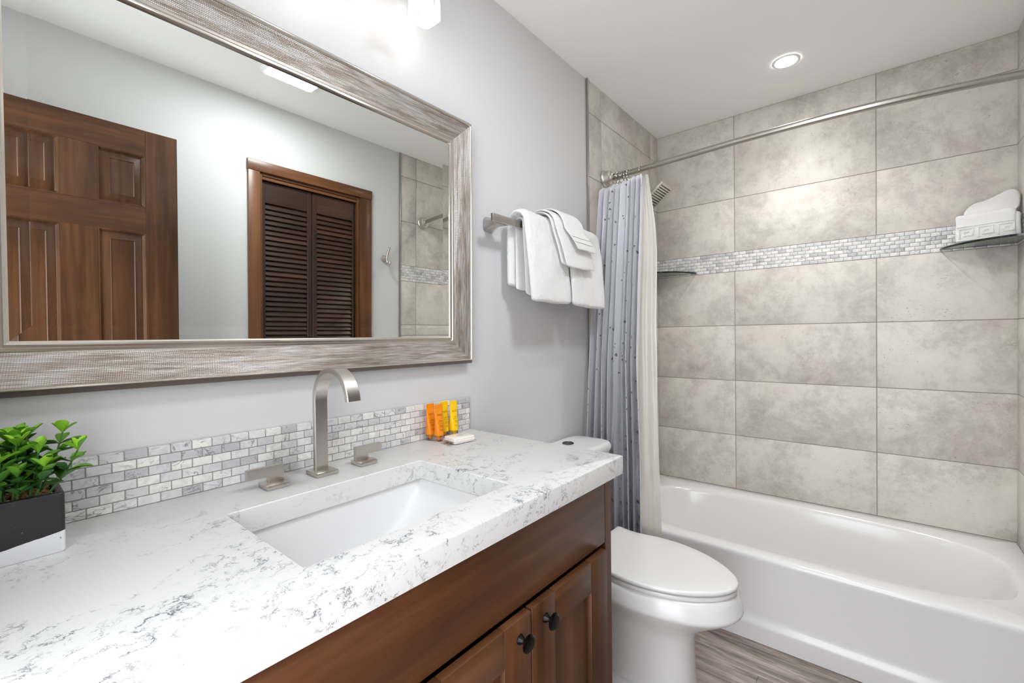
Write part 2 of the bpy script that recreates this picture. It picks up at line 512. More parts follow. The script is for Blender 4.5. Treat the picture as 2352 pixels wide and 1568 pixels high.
# ------------------------------------------------------------------ the room
W, D, H = 1.500, 2.712, 2.430
YF = -0.17            # inner face of the wall behind the camera
T0 = 1.858            # where the tile surround begins
bm = nb()
x = -0.1
y = -0.4
row = 0
yy = -0.4
while yy < D + 0.1:                      # planks run along x
    off = (row * 0.47) % 1.22
    xx = -0.2 - off
    while xx < 1.7:
        x0, x1 = max(xx, -0.12), min(xx + 1.22, 1.62)
        if x1 - x0 > 0.01:
            box(bm, x0, x1 - 0.0008, yy, yy + 0.1792, -0.02, 0.0, 0.0006, 1)
        xx += 1.22
    yy += 0.18
    row += 1
struct(obj('floor', bm, MAT['floor']))
bm = nb(); box(bm, -0.12, 1.62, -0.45, D + 0.12, H, H + 0.1)
struct(obj('ceiling', bm, MAT['ceil']))
bm = nb(); box(bm, -0.1, -0.001, -0.45, D + 0.1, -0.02, H)
wall_left = struct(obj('wall_left', bm, MAT['paint']))
# right wall with the closet opening
CY0, CY1, CZ = 0.968, 1.553, 2.058
bm = nb()
box(bm, W, W + 0.1, -0.45, CY0, -0.02, H); box(bm, W, W + 0.1, CY1, D + 0.1, -0.02, H); box(bm, W, W + 0.1, CY0, CY1, CZ, H)
box(bm, W + 0.1, W + 0.6, CY0 - 0.06, CY0 - 0.01, -0.02, H); box(bm, W + 0.1, W + 0.6, CY1 + 0.01, CY1 + 0.06, -0.02, H)
box(bm, W + 0.6, W + 0.65, CY0 - 0.06, CY1 + 0.06, -0.02, H); box(bm, W + 0.1, W + 0.65, CY0 - 0.06, CY1 + 0.06, CZ + 0.1, CZ + 0.15)
box(bm, W + 0.1, W + 0.65, CY0 - 0.06, CY1 + 0.06, -0.04, -0.0005)
wall_right = struct(obj('wall_right', bm, MAT['paint']))
bm = nb()
box(bm, -0.1, 0.50, YF - 0.1, YF, -0.02, H); box(bm, 1.345, W + 0.1, YF - 0.1, YF, -0.02, H); box(bm, 0.50, 1.345, YF - 0.1, YF, 2.06, H)
struct(obj('wall_front', bm, MAT['paint']))

# tile surround ------------------------------------------------------
ROWZ = [0.0, 0.3505, 0.6516, 0.9583, 1.2657, 1.5678, 1.6743, 1.9742, 2.2776, H]
def tiled(bm, toP, breaks, nrm_eps=0.0, mosaic_row=(1.5678, 1.6743), seed=1):
    """tiles (slot 0), grout (slot 1), mosaic (slot 2), mosaic grout (slot 3); toP(u, z, depth) -> world"""
    rr = random.Random(seed)
    g = 0.0016
    def slab(u0, u1, z0, z1, d0, d1, bev, mat, rnd):
        t = bmesh.new()
        bmesh.ops.create_cube(t, size=1.0)
        for v in t.verts:
            v.co = Vector(((u0 + u1) / 2 + v.co.x * (u1 - u0), (z0 + z1) / 2 + v.co.y * (z1 - z0), (d0 + d1) / 2 + v.co.z * (d1 - d0)))
        if bev:
            es = [e for e in t.edges if all(abs(v.co.z - d1) < 1e-7 for v in e.verts)]
            bmesh.ops.bevel(t, geom=es, offset=bev, segments=2, profile=0.5, affect='EDGES')
        for v in t.verts:
            v.co = toP(*v.co)
        merge(bm, t, mat, rnd)
    u0, u1 = breaks[0], breaks[-1]
    slab(u0, u1, 0.0, mosaic_row[0], 0.0, 0.0062, 0, 1, 0.5)
    slab(u0, u1, mosaic_row[1], H, 0.0, 0.0062, 0, 1, 0.5)
    slab(u0, u1, mosaic_row[0], mosaic_row[1], 0.0, 0.0072, 0, 3, 0.5)
    for za, zb in zip(ROWZ[:-1], ROWZ[1:]):
        if abs(za - mosaic_row[0]) < 1e-6:
            p = (zb - za) / 6
            L = 0.0345
            for k in range(6):
                s = u0 - (L / 2 if k % 2 else 0) - 0.004
                while s < u1:
                    a, b = max(s, u0), min(s + L, u1)
                    if b - a > 0.004:
                        slab(a + 0.0008, b - 0.0008, za + k * p + 0.0008, za + (k + 1) * p - 0.0008, 0.004, 0.0082, 0.0006, 2, rr.random())
                    s += L
        else:
            for ua, ub in zip(breaks[:-1], breaks[1:]):
                slab(ua + g, ub - g, za + g, zb - g, 0.002, 0.008, 0.0012, 0, rr.random())
TM = [MAT['tile'], MAT['grout'], MAT['mosaic'], MAT['mgrout']]
bm = nb()
tiled(bm, lambda u, z, d: Vector((u, D + 0.008 - d, z)), [0.0, 0.440, 1.052, W], seed=3)
recalc(bm)
box(bm, -0.1, W + 0.1, D + 0.008, D + 0.1, -0.02, H, mat=1)
struct(obj('wall_back', bm, TM))
for side, x0, sg, par in (('left', -0.001, 1, wall_left), ('right', W + 0.001, -1, wall_right)):
    bm = nb()
    tiled(bm, lambda u, z, d: Vector((x0 + sg * (d - 0.003), u, z)), [T0 + 0.004, 1.995, 2.607, D], seed=5 + sg)
    recalc(bm)
    obj('tile_surround', bm, TM, par, label='stone look tile beside the bathtub')
for i, (x0, x1) in enumerate(((0.0, 0.0085), (W - 0.0085, W))):
    bm = nb(); box(bm, x0, x1, T0 - 0.004, T0 + 0.0055, 0.0, H - 0.001, 0.0012, 2)
    struct(obj('trim_%d' % (i + 1), bm, MAT['trim']))

# ------------------------------------------------------------------ the doors seen in the mirror
def raised_panel(bm, xf, y0, y1, z0, z1, sgn=-1, mat=1):
    """moulded raised panel; xf = face plane, sgn = direction of the room"""
    steps = [(0.0, 0.0), (0.004, 0.0), (0.010, 0.009), (0.012, 0.010), (0.034, 0.002), (0.037, 0.0005), (0.040, 0.003), (0.043, 0.003)]
    rings = []
    for ins, dep in steps:
        rings.append([Vector((xf - sgn * dep, yy_, zz_)) for yy_, zz_ in ((y0 + ins, z0 + ins), (y1 - ins, z0 + ins), (y1 - ins, z1 - ins), (y0 + ins, z1 - ins))])
    loft(bm, rings, cap1=True, mat=mat)
DX = 1.300                   # face of the open door leaf
DY0, DY1, DZ1 = -0.155, 0.565, 2.043
bm = nb()
st, cols, rows = 0.104, [], []
cA = (DY0 + 0.104, DY0 + 0.104 + 0.207); cB = (DY1 - 0.104 - 0.151, DY1 - 0.107)
cA = (0.060, 0.207); cB = (0.310, 0.458)
rw = [(0.23, 0.80), (0.99, 1.625), (1.728, 1.940)]
# core leaf, stiles, rails
box(bm, DX + 0.012, DX + 0.030, DY0 + 0.01, DY1 - 0.01, 0.015, DZ1 - 0.01, mat=1)
for a, b in ((DY0, cA[0]), (cA[1], cB[0]), (cB[1], DY1)):
    if a == cA[1]:
        for z0, z1 in rw:
            box(bm, DX, DX + 0.040, a, b, z0, z1, 0.0008, 1, mat=1)
    else:
        box(bm, DX, DX + 0.040, a, b, 0.008, DZ1, 0.0015, 1, mat=1)
for z0, z1 in ((0.008, rw[0][0]), (rw[0][1], rw[1][0]), (rw[1][1], rw[2][0]), (rw[2][1], DZ1)):
    box(bm, DX, DX + 0.040, cA[0], cB[1], z0, z1, 0.0008, 1, mat=0)
for z0, z1 in rw:
    for a, b in (cA, cB):
        raised_panel(bm, DX, a, b, z0, z1)
d1 = struct(obj('door_1', bm, [MAT['door_y'], MAT['door_z']]))
tag(d1, 'brown six-panel wooden door leaf, standing open, reflected in the mirror', 'door')
bm = nb()
lathe(bm, (DX, DY1 - 0.06, 0.96), [(0.028, 0.0), (0.028, -0.006), (0.012, -0.008), (0.011, -0.03), (0.024, -0.035), (0.027, -0.05), (0.022, -0.06), (0.0, -0.062)], 'x')
recalc(bm)
obj('door_knob', bm, MAT['nickel'], d1)

# closet: casing and louvered bifold doors
bm = nb()
cw, X0 = 0.058, W - 0.016
def casing(bm, y0, y1, z0, z1, mat, axis):
    box(bm, X0, W, y0, y1, z0, z1, 0.003, 2, mat=mat)
box(bm, X0, W, CY0 - cw, CY0, 0.0, CZ, 0.003, 2, mat=1)
box(bm, X0, W, CY1, CY1 + cw + 0.022, 0.0, CZ, 0.003, 2, mat=1)
box(bm, X0 - 0.002, W, CY0 - cw - 0.003, CY1 + cw + 0.025, CZ, CZ + 0.056, 0.003, 2, mat=0)
box(bm, W - 0.004, W + 0.1, CY0, CY0 + 0.014, 0.0, CZ, 0.001, 1, mat=1)
box(bm, W - 0.004, W + 0.1, CY1 - 0.014, CY1, 0.0, CZ, 0.001, 1, mat=1)
box(bm, W - 0.004, W + 0.1, CY0 + 0.014, CY1 - 0.014, CZ - 0.016, CZ, 0.001, 1, mat=0)
box(bm, W + 0.002, W + 0.010, CY0 + 0.014, CY1 - 0.014, CZ - 0.034, CZ - 0.016, 0.002, 1, mat=0)
struct(obj('trim_3', bm, [MAT['cas_y'], MAT['cas_z']]))
cl = struct(thing('door_2', 'dark brown louvered bifold closet door in a brown casing, reflected in the mirror', 'closet door', (W + 0.02, (CY0 + CY1) / 2, 0.01)))
ym = 1.262
for k, (y0, y1) in enumerate(((CY0 + 0.018, ym - 0.002), (ym + 0.002, CY1 - 0.018))):
    bm = nb()
    xa, xb = W + 0.020, W + 0.046
    s1, s2 = (0.020, 0.026) if k == 0 else (0.026, 0.016)
    zt, zb = CZ - 0.036, 0.012
    box(bm, xa, xb, y0, y0 + s1, zb, zt, 0.0015, 1, mat=1)
    box(bm, xa, xb, y1 - s2, y1, zb, zt, 0.0015, 1, mat=1)
    a, b = y0 + s1, y1 - s2
    for z0, z1 in ((zt - 0.112, zt), (0.98, 1.06), (zb, zb + 0.15)):
        box(bm, xa + 0.002, xb - 0.002, a, b, z0, z1, 0.001, 1, mat=0)
    for z0, z1 in ((zb + 0.15, 0.98), (1.06, zt - 0.112)):
        n = int((z1 - z0) / 0.0272)
        for i in range(n):
            zc = z0 + (i + 0.5) * (z1 - z0) / n
            Mx = Matrix.Translation((W + 0.033, (a + b) / 2, zc)) @ Matrix.Rotation(R(-66), 4, 'Y')
            box(bm, -0.0190, 0.0190, -(b - a) / 2, (b - a) / 2, -0.003, 0.003, 0.0012, 1, mat=0, M=Mx)
    box(bm, xb - 0.004, xb - 0.001, a, b, zb + 0.1, zt - 0.05, mat=0)
    obj('louvered_panel', bm, [MAT['lou_y'], MAT['lou_z']], cl)
bm = nb()
for yy_ in (CY0 + 0.022, CY1 - 0.022):
    lathe(bm, (W + 0.03, yy_, CZ - 0.036), [(0.006, 0.0), (0.006, 0.018)], 'z', 12)
recalc(bm)
obj('pivot_pin', bm, MAT['chrome'], cl, label='bright metal pivot pins')

# robe hook
bm = nb()
hk = thing('robe_hook', 'small brushed nickel double robe hook on the wall, reflected in the mirror', 'hook', (W, 1.732, 1.70))
lathe(bm, (W, 1.732, 1.700), [(0.022, 0.0), (0.022, -0.003), (0.017, -0.012), (0.011, -0.024), (0.009, -0.040)], 'x', 24)
recalc(bm)
obj('base', bm, MAT['nickel'], hk)
bm = nb()
tube(bm, spline([(W - 0.034, 1.732, 1.690), (W - 0.040, 1.732, 1.712), (W - 0.050, 1.732, 1.738), (W - 0.066, 1.732, 1.765)]), 0.0075, 12)
recalc(bm)
obj('upper_prong', bm, MAT['nickel'], hk)
bm = nb()
tube(bm, spline([(W - 0.036, 1.732, 1.706), (W - 0.037, 1.732, 1.680), (W - 0.048, 1.732, 1.662), (W - 0.066, 1.732, 1.660), (W - 0.074, 1.732, 1.676)]), 0.0075, 12)
recalc(bm)
obj('lower_prong', bm, MAT['nickel'], hk)

# ------------------------------------------------------------------ lamps
# vanity fixture above the mirror
VY = (0.229, 0.498, 0.767)
vl = thing('vanity_light', 'three-light bath bar with clear square glass shades above the mirror', 'light fixture', (0.0, 0.498, 2.19))
bm = nb()
box(bm, 0.0, 0.018, 0.41, 0.586, 2.13, 2.25, 0.004, 2)
obj('back_plate', bm, MAT['nickel_y'], vl)
bm = nb()
box(bm, 0.050, 0.076, VY[0] - 0.03, VY[2] + 0.03, 2.172, 2.198, 0.004, 2)
box(bm, 0.016, 0.052, 0.485, 0.511, 2.174, 2.196, 0.003, 2)
obj('bar', bm, MAT['nickel_y'], vl)
VX = 0.146
def shade_unit(yc):
    b2 = nb()
    lathe(b2, (VX, yc, 2.19), [(0.018, -0.02), (0.018, 0.018), (0.006, 0.022)], 'z', 20)
    recalc(b2)
    box(b2, 0.074, VX, yc - 0.012, yc + 0.012, 2.182, 2.190, 0.002, 1)
    sk = obj('socket', b2, MAT['nickel_y'], vl)
    b2 = nb()
    so, si = 0.0365, 0.0330
    ro = rrect(VX - so, VX + so, yc - so, yc + so, 0.018)
    ri = rrect(VX - si, VX + si, yc - si, yc + si, 0.0145)
    zb, zt = 2.060, 2.176
    rings = [[Vector((x, y, z)) for x, y in rr_] for rr_, z in ((ri, zt), (ro, zt), (ro, zb), (ri, zb))]
    loft(b2, rings, wrap=True)
    recalc(b2)
    obj('glass_shade', b2, MAT['shadeglass'], vl)
    b2 = nb()
    lathe(b2, (VX, yc, 0), [(0.006, 2.076), (0.018, 2.078), (0.0235, 2.086), (0.024, 2.150), (0.018, 2.168)], 'z', 24)
    recalc(b2)
    obj('frosted_bulb_cover', b2, MAT['vanity_glow'], vl)
MAT['vanity_glow'] = m_emit('frosted_glowing_glass', (1.0, 0.978, 0.945), VANITY_E)
for yc in VY:
    shade_unit(yc)

# recessed downlight above the tub
dlx, dly = 0.745, 2.323
dl = thing('recessed_downlight', 'small round recessed ceiling light glowing above the bathtub', 'light fixture', (dlx, dly, H))
bm = nb()
loft(bm, [circ((dlx, dly, H - 0.001), 0.056, 40), circ((dlx, dly, H - 0.005), 0.053, 40), circ((dlx, dly, H - 0.005), 0.044, 40), circ((dlx, dly, H - 0.002), 0.041, 40)])
recalc(bm)
obj('trim_ring', bm, MAT['white'], dl)
bm = nb()
lathe(bm, (dlx, dly, H - 0.0035), [(0.0415, 0.0), (0.0415, 0.003)], 'z', 40)
recalc(bm)
MAT['dl_glow'] = m_emit('downlight_lens', (1.0, 0.97, 0.92), DOWNLIGHT_E)
obj('lens', bm, MAT['dl_glow'], dl)
sl = bpy.data.lights.new('downlight_beam', 'SPOT')
sl.energy, sl.spot_size, sl.spot_blend, sl.shadow_soft_size = DOWNLIGHT_BEAM_W, R(124), 1.0, 0.035
sl.color = (1.0, 0.985, 0.955)
so_ = bpy.data.objects.new('downlight_beam', sl)
COL.objects.link(so_)
so_.location = (dlx, dly, H - 0.012)

# flush ceiling panel, seen only in the mirror
px0, px1, py0, py1 = 0.870, 1.118, 0.832, 1.072
pl = thing('ceiling_panel_light', 'flat white rectangular ceiling light seen in the mirror', 'light fixture', ((px0 + px1) / 2, (py0 + py1) / 2, H))
bm = nb()
loft(bm, [[Vector((x, y, z)) for x, y in rrect(px0 + i, px1 - i, py0 + i, py1 - i, 0.02)] for i, z in ((0, H), (0, H - 0.010), (0.004, H - 0.014), (0.012, H - 0.014))], cap0=True)
recalc(bm)
obj('housing', bm, MAT['white'], pl)
bm = nb()
loft(bm, [[Vector((x, y, z)) for x, y in rrect(px0 + i, px1 - i, py0 + i, py1 - i, 0.016)] for i, z in ((0.012, H - 0.008), (0.012, H - 0.0145), (0.02, H - 0.016))], cap0=True, cap1=True)
recalc(bm)
MAT['panel_glow'] = m_emit('panel_diffuser', (0.93, 0.96, 1.0), PANEL_E)
obj('diffuser', bm, MAT['panel_glow'], pl)

# ------------------------------------------------------------------ framed mirror (leans forward a little at the top)
TILT = 0.85
mw, mh = 1.1065, 0.7860
mr = thing('framed_mirror', 'large wall mirror in a wide antique silver frame above the vanity', 'mirror', (0.001, 0.4985, 1.1335), rot=(0, R(TILT), 0))
fw = 0.0885
prof = [(0.0, 0.004), (0.0, 0.0125), (0.003, 0.0145), (0.006, 0.0135), (0.0075, 0.0105), (0.0105, 0.0105), (0.012, 0.012), (0.0165, 0.0125), (0.0185, 0.0115), (0.0722, 0.0275), (0.0734, 0.0318), (0.0752, 0.0340), (0.0772, 0.0335), (0.0868, 0.0215), (0.0885, 0.0185), (0.0885, 0.0)]
bm = nb()
uvl = bm.loops.layers.uv.new('UVMap')
iy, iz0, iz1 = mw / 2 - fw, fw, mh - fw
def frame_pt(side, end, d, h):
    yl, yr, zb, zt = -iy - d, iy + d, iz0 - d, iz1 + d
    P = {0: ((yl, zb), (yr, zb)), 1: ((yr, zb), (yr, zt)), 2: ((yr, zt), (yl, zt)), 3: ((yl, zt), (yl, zb))}[side][end]
    return Vector((h, P[0], P[1]))
for side in range(4):
    L = (mw if side % 2 == 0 else mh)
    va = [bm.verts.new(frame_pt(side, 0, d, h)) for d, h in prof]
    vb = [bm.verts.new(frame_pt(side, 1, d, h)) for d, h in prof]
    for i in range(len(prof) - 1):
        f = bm.faces.new([va[i], vb[i], vb[i + 1], va[i + 1]])
        d0, d1_ = prof[i][0], prof[i + 1][0]
        for l, (u_, v_) in zip(f.loops, ((-d0, d0), (L + d0, d0), (L + d1_, d1_), (-d1_, d1_))):
            l[uvl].uv = (u_ + side * 3.1, v_ + side * 1.7)
        f.material_index = 0 if i == 8 else (2 if i >= 12 else 1)
bmesh.ops.reverse_faces(bm, faces=list(bm.faces))
recalc(bm)
obj('frame', bm, [MAT['frame'], MAT['silver'], MAT['lip']], mr, local=True, smooth=25)
bm = nb()
bw, bt = 0.0255, 0.0255 * math.tan(R(1.45))
ring = lambda ins, h: [Vector((h, y_, z_)) for y_, z_ in ((-iy + ins, iz0 + ins), (iy - ins, iz0 + ins), (iy - ins, iz1 - ins), (-iy + ins, iz1 - ins))]
back, rim, inner = ring(-0.004, 0.001), ring(-0.004, 0.0), ring(bw, 0.0085)
bm.faces.new([bm.verts.new(p) for p in back])
bm.faces.new([bm.verts.new(p) for p in inner])
for q in range(4):                                     # bottom, right, top, left bevel strips
    hh = 0.0085 + (0.0295 * math.tan(R(-0.8)) if q == 2 else bt * 1.15)
    a, b = rim[q], rim[(q + 1) % 4]
    bm.faces.new([bm.verts.new(p) for p in (Vector((hh, a.y, a.z)), Vector((hh, b.y, b.z)), inner[(q + 1) % 4], inner[q])])
obj('mirror_glass', bm, MAT['mirror'], mr, local=True, smooth=0)

# ------------------------------------------------------------------ vanity
CT, CB = 0.9135, 0.8685            # countertop top / underside
CXF, CYR, CYL = 0.5625, 1.0495, -0.085
vc = thing('vanity_cabinet', 'brown stained wooden vanity cabinet under the white countertop', 'cabinet', (0.27, 0.48, 0.0))
bm = nb()
BY0, BY1, BXF = -0.06, 1.041, 0.5305
box(bm, 0.002, BXF - 0.018, BY1 - 0.018, BY1, 0.0, CB, 0.001, 1, mat=1)      # side panels
box(bm, 0.002, BXF - 0.018, BY0, BY0 + 0.018, 0.0, CB, 0.001, 1, mat=1)
box(bm, 0.002, 0.008, BY0 + 0.018, BY1 - 0.018, 0.02, CB - 0.24, 0, mat=1)
box(bm, 0.002, BXF - 0.02, BY0 + 0.018, BY1 - 0.018, 0.09, 0.108, 0, mat=0)
# face frame
box(bm, BXF - 0.018, BXF, BY1 - 0.0325, BY1, 0.10, CB, 0.0015, 1, mat=1)
box(bm, BXF - 0.018, BXF, BY0, BY0 + 0.034, 0.10, CB, 0.0015, 1, mat=1)
for z0, z1 in ((CB - 0.008, CB), (0.10, 0.135)):
    box(bm, BXF - 0.018, BXF, BY0 + 0.034, BY1 - 0.0325, z0, z1, 0.001, 1, mat=0)
box(bm, BXF - 0.080, BXF - 0.062, BY0 + 0.018, BY1 - 0.018, 0.0, 0.10, 0.001, 1, mat=0)
obj('body', bm, [MAT['cab_y'], MAT['cab_z']], vc)
FX = 0.549
bm = nb()
box(bm, BXF - 0.018, BXF + 0.001, BY0 + 0.037, 1.0055, 0.6985, CB - 0.0105, 0.0012, 2)
obj('drawer_front', bm, MAT['cab_y'], vc)
def cab_door(y0, y1, z0, z1, knob_y):
    b2 = nb()
    s, r, xb = 0.079, 0.072, BXF + 0.0012
    box(b2, xb, FX, y0, y0 + s, z0, z1, 0.002, 2, mat=1)
    box(b2, xb, FX, y1 - s, y1, z0, z1, 0.002, 2, mat=1)
    box(b2, xb, FX, y0 + s, y1 - s, z1 - r, z1, 0.002, 2, mat=0)
    box(b2, xb, FX, y0 + s, y1 - s, z0, z0 + r, 0.002, 2, mat=0)
    d_ = obj('door', b2, [MAT['cab_y'], MAT['cab_z']], vc)
    b2 = nb()
    box(b2, xb, xb + 0.0065, y0 + s - 0.004, y1 - s + 0.004, z0 + r - 0.004, z1 - r + 0.004, 0, mat=0)
    obj('centre_panel', b2, MAT['cab_z'], d_)
    b2 = nb()
    lathe(b2, (FX, knob_y, z1 - 0.0375), [(0.0095, 0.0), (0.0095, 0.002), (0.0055, 0.008), (0.005, 0.014), (0.012, 0.0165), (0.0165, 0.0195), (0.0165, 0.0225), (0.0135, 0.0245), (0.012, 0.0245), (0.0, 0.026)], 'x', 28)
    recalc(b2)
    obj('knob', b2, MAT['black'], d_, label='round dark bronze knob')
cab_door(0.6780, 0.9840, 0.118, 0.6925, 0.7215)
cab_door(0.3680, 0.6740, 0.118, 0.6925, 0.6395)
cab_door(-0.032, 0.3640, 0.118, 0.6925, 0.330)

# countertop with the sink opening
bm = nb()
HX0, HX1, HY0, HY1 = 0.183, 0.4735, 0.2765, 0.7050
angs = sorted(set([2 * math.pi * i / 160 for i in range(160)]))
def rect_ring(x0, x1, y0, y1, z, r, k=5):
    return [Vector((x, y, z)) for x, y in rrect(x0, x1, y0, y1, r, k)]
e = 0.003
loft(bm, [rect_ring(0.0005, CXF, CYL, CYR, CB, 0.004), rect_ring(0.0005, CXF, CYL, CYR, CT - e, 0.004), rect_ring(0.0005 + 0.001, CXF - 0.001, CYL + 0.001, CYR - 0.001, CT - 0.001, 0.004),
          rect_ring(0.0005 + e, CXF - e, CYL + e, CYR - e, CT, 0.004),
          rect_ring(HX0 - 0.0015, HX1 + 0.0015, HY0 - 0.0015, HY1 + 0.0015, CT, 0.006), rect_ring(HX0, HX1, HY0, HY1, CT - 0.0015, 0.005), rect_ring(HX0, HX1, HY0, HY1, CB, 0.005)], wrap=True)
recalc(bm)
tag(obj('countertop', bm, MAT['quartz'], smooth=30), 'white quartz vanity countertop with broken grey veins', 'countertop')

# undermount basin
sk = thing('undermount_sink', 'white rectangular undermount sink set in the quartz countertop', 'sink', (0.33, 0.49, 0.74))
bm = nb()
SX0, SX1, SY0, SY1, SZ = 0.176, 0.4805, 0.2695, 0.7120, CB - 0.0005
dep = 0.128
ny, nw = 40, 14
grid = []
yc_ = (SY0 + SY1) / 2
hl = (SY1 - SY0) / 2
for i in range(ny + 1):
    t = -1 + 2 * i / ny
    y_ = yc_ + hl * t
    # scooped ends: bottom profile is a wide arc
    dz = dep * (1 - abs(t) ** 2.6)
    row_ = []
    taper = 0.016 * (dz / dep)
    xa, xb = SX0 + taper, SX1 - taper
    r_ = min(0.030, dz * 0.55 + 1e-4)
    row_.append(Vector((SX0, y_, SZ)))
    for j in range(1, 7):
        a_ = R(90 * j / 6)
        row_.append(Vector((xa + r_ * (1 - math.cos(a_)) , y_, SZ - dz + r_ * (1 - math.sin(a_)))) if False else Vector((xa + r_ * (1 - math.cos(a_)), y_, SZ - dz + r_ * (1 - math.sin(a_)))))
    for k in range(1, 6):
        row_.append(Vector((xa + r_ + (xb - xa - 2 * r_) * k / 6, y_, SZ - dz)))
    for j in range(7):
        a_ = R(90 - 90 * j / 6)
        if j == 6:
            a_ = 0.0
        row_.append(Vector((xb - r_ * (1 - math.cos(a_)), y_, SZ - dz + r_ * (1 - math.sin(a_)))))
    row_.append(Vector((SX1, y_, SZ)))
    grid.append(row_)
loft(bm, grid, closed=False)
# flange and outer shell
out = [Vector((x, y, SZ)) for x, y in rrect(SX0 - 0.02, SX1 + 0.02, SY0 - 0.02, SY1 + 0.02, 0.02)]
inn = [Vector((x, y, SZ)) for x, y in rrect(SX0, SX1, SY0, SY1, 0.0005)]
lo1 = [Vector((x, y, SZ - 0.012)) for x, y in rrect(SX0 - 0.02, SX1 + 0.02, SY0 - 0.02, SY1 + 0.02, 0.02)]
lo2 = [Vector((x, y, SZ - dep - 0.012)) for x, y in rrect(SX0 + 0.01, SX1 - 0.01, SY0 + 0.05, SY1 - 0.05, 0.04)]
loft(bm, [inn, out, lo1, lo2], cap1=True)
obj('basin', bm, MAT['porcelain'], sk, smooth=50)
bm = nb()
lathe(bm, (0.33, yc_, SZ - dep + 0.0005), [(0.032, 0.0), (0.032, 0.002), (0.026, 0.004), (0.024, 0.001), (0.0, 0.0015)], 'z', 28)
recalc(bm)
obj('drain', bm, MAT['nickel'], sk)

# mosaic backsplash
bm = nb()
box(bm, 0.0005, 0.0109, CYL, 1.0490, CT + 0.0005, CT + 0.1052, 0.0, mat=1)
rr = random.Random(21)
ph = 0.1065 / 6
for k in range(6):
    s = 0.3753 - 0.03445 * 14 - (0.0172 if k % 2 == 0 else 0)
    while s < 1.0495:
        a, b = max(s, CYL), min(s + 0.03445, 1.0495)
        if b - a > 0.004:
            z0 = CT + 0.0008 + k * ph
            z1 = z0 + ph - 0.0017
            box(bm, 0.0008 if k == 5 else 0.004, 0.0118, a + 0.0008, b - 0.0008, z0, z1, 0.0007, 1, mat=0, rnd=rr.random())
        s += 0.03445
tag(obj('mosaic_backsplash', bm, [MAT['mosaic'], MAT['mgrout']], smooth=25), 'low backsplash strip of small grey and white marble bricks behind the faucet', 'backsplash')

# ------------------------------------------------------------------ faucet
fc = thing('faucet', 'brushed nickel faucet with a tall flat gooseneck spout and two lever handles behind the sink', 'faucet', (0.09, 0.498, CT))
bm = nb()
box(bm, 0.0635, 0.1165, 0.4735, 0.5235, CT + 0.0003, CT + 0.0095, 0.0012, 2)
obj('base_plate', bm, MAT['nickel'], fc)
bm = nb()
y0_, y1_ = 0.4835, 0.5135
th = 0.0125
path = [(0.0845, CT + 0.009 + (1.0800 - CT - 0.009) * i / 6) for i in range(7)]
rc, xc_, zc_ = 0.0700, 0.1545, 1.0815
for i in range(1, 33):
    a_ = R(180 - 174 * i / 32)
    path.append((xc_ + rc * math.cos(a_), zc_ + rc * math.sin(a_)))
rings = []
for i, (px_, pz_) in enumerate(path):
    a, b = path[max(i - 1, 0)], path[min(i + 1, len(path) - 1)]
    t = Vector((b[0] - a[0], 0, b[1] - a[1])).normalized()
    nrm = Vector((-t.z, 0, t.x))
    c_ = Vector((px_, 0, pz_))
    e_ = 0.0012
    ring_ = []
    for s_, w_ in ((-1, y0_ + e_), (-1, y1_ - e_), (-1 + 2 * e_ / th, y1_), (1 - 2 * e_ / th, y1_), (1, y1_ - e_), (1, y0_ + e_), (1 - 2 * e_ / th, y0_), (-1 + 2 * e_ / th, y0_)):
        q = c_ + nrm * (s_ * th / 2)
        ring_.append(Vector((q.x, w_, q.z)))
    rings.append(ring_)
loft(bm, rings, cap0=True, cap1=True)
recalc(bm)
obj('spout', bm, MAT['nickel'], fc)
for yc, sg in ((0.393, -1), (0.6025, 1)):
    bm = nb()
    ys = sorted((yc + sg * -0.0225 + sg * 0.0, yc + sg * 0.0505))
    # L-shaped blade: post plus lever
    pr_ = [(-0.020, 0.009), (0.014, 0.009), (0.014, 0.0215), (0.052, 0.0215), (0.052, 0.0425), (-0.020, 0.0425)]
    if sg < 0:
        pr_ = [(0.021, 0.009), (-0.010, 0.009), (-0.010, 0.0215), (-0.051, 0.0215), (-0.051, 0.0425), (0.021, 0.0425)]
    t = bmesh.new()
    fa = [t.verts.new((0.080, yc + p_, CT + q_)) for p_, q_ in pr_]
    f = t.faces.new(fa)
    ex = bmesh.ops.extrude_face_region(t, geom=[f])
    for v in [g_ for g_ in ex['geom'] if isinstance(g_, bmesh.types.BMVert)]:
        v.co.x += 0.0115
    bmesh.ops.bevel(t, geom=list(t.edges), offset=0.0008, segments=2, affect='EDGES')
    recalc(t)
    merge(bm, t)
    h_ = obj('handle', bm, MAT['nickel'], fc)
    bm = nb()
    box(bm, 0.0705, 0.1175, yc - 0.0225, yc + 0.0225, CT + 0.0003, CT + 0.0095, 0.0012, 2)
    obj('handle_base', bm, MAT['nickel'], h_)

# ------------------------------------------------------------------ potted plant
pp = thing('potted_plant', 'small leafy green artificial plant in a black and white rectangular planter', 'plant', (0.10, -0.045, CT))
bm = nb()
PX0, PX1, PY0, PY1, PZ1 = 0.052, 0.148, -0.170, 0.0800, CT + 0.0875
orr = lambda i, z, r: [Vector((x, y, z)) for x, y in rrect(PX0 + i, PX1 - i, PY0 + i, PY1 - i, r)]
loft(bm, [orr(0.0015, CT + 0.0003, 0.004), orr(0, CT + 0.0025, 0.005), orr(0, PZ1 - 0.003, 0.005), orr(0.001, PZ1 - 0.001, 0.005), orr(0.003, PZ1, 0.004), orr(0.007, PZ1, 0.004), orr(0.009, PZ1 - 0.002, 0.004), orr(0.009, PZ1 - 0.020, 0.004)], cap0=True, cap1=True)
recalc(bm)
obj('planter', bm, MAT['planter'], pp)
bm = nb()
r2 = random.Random(5)
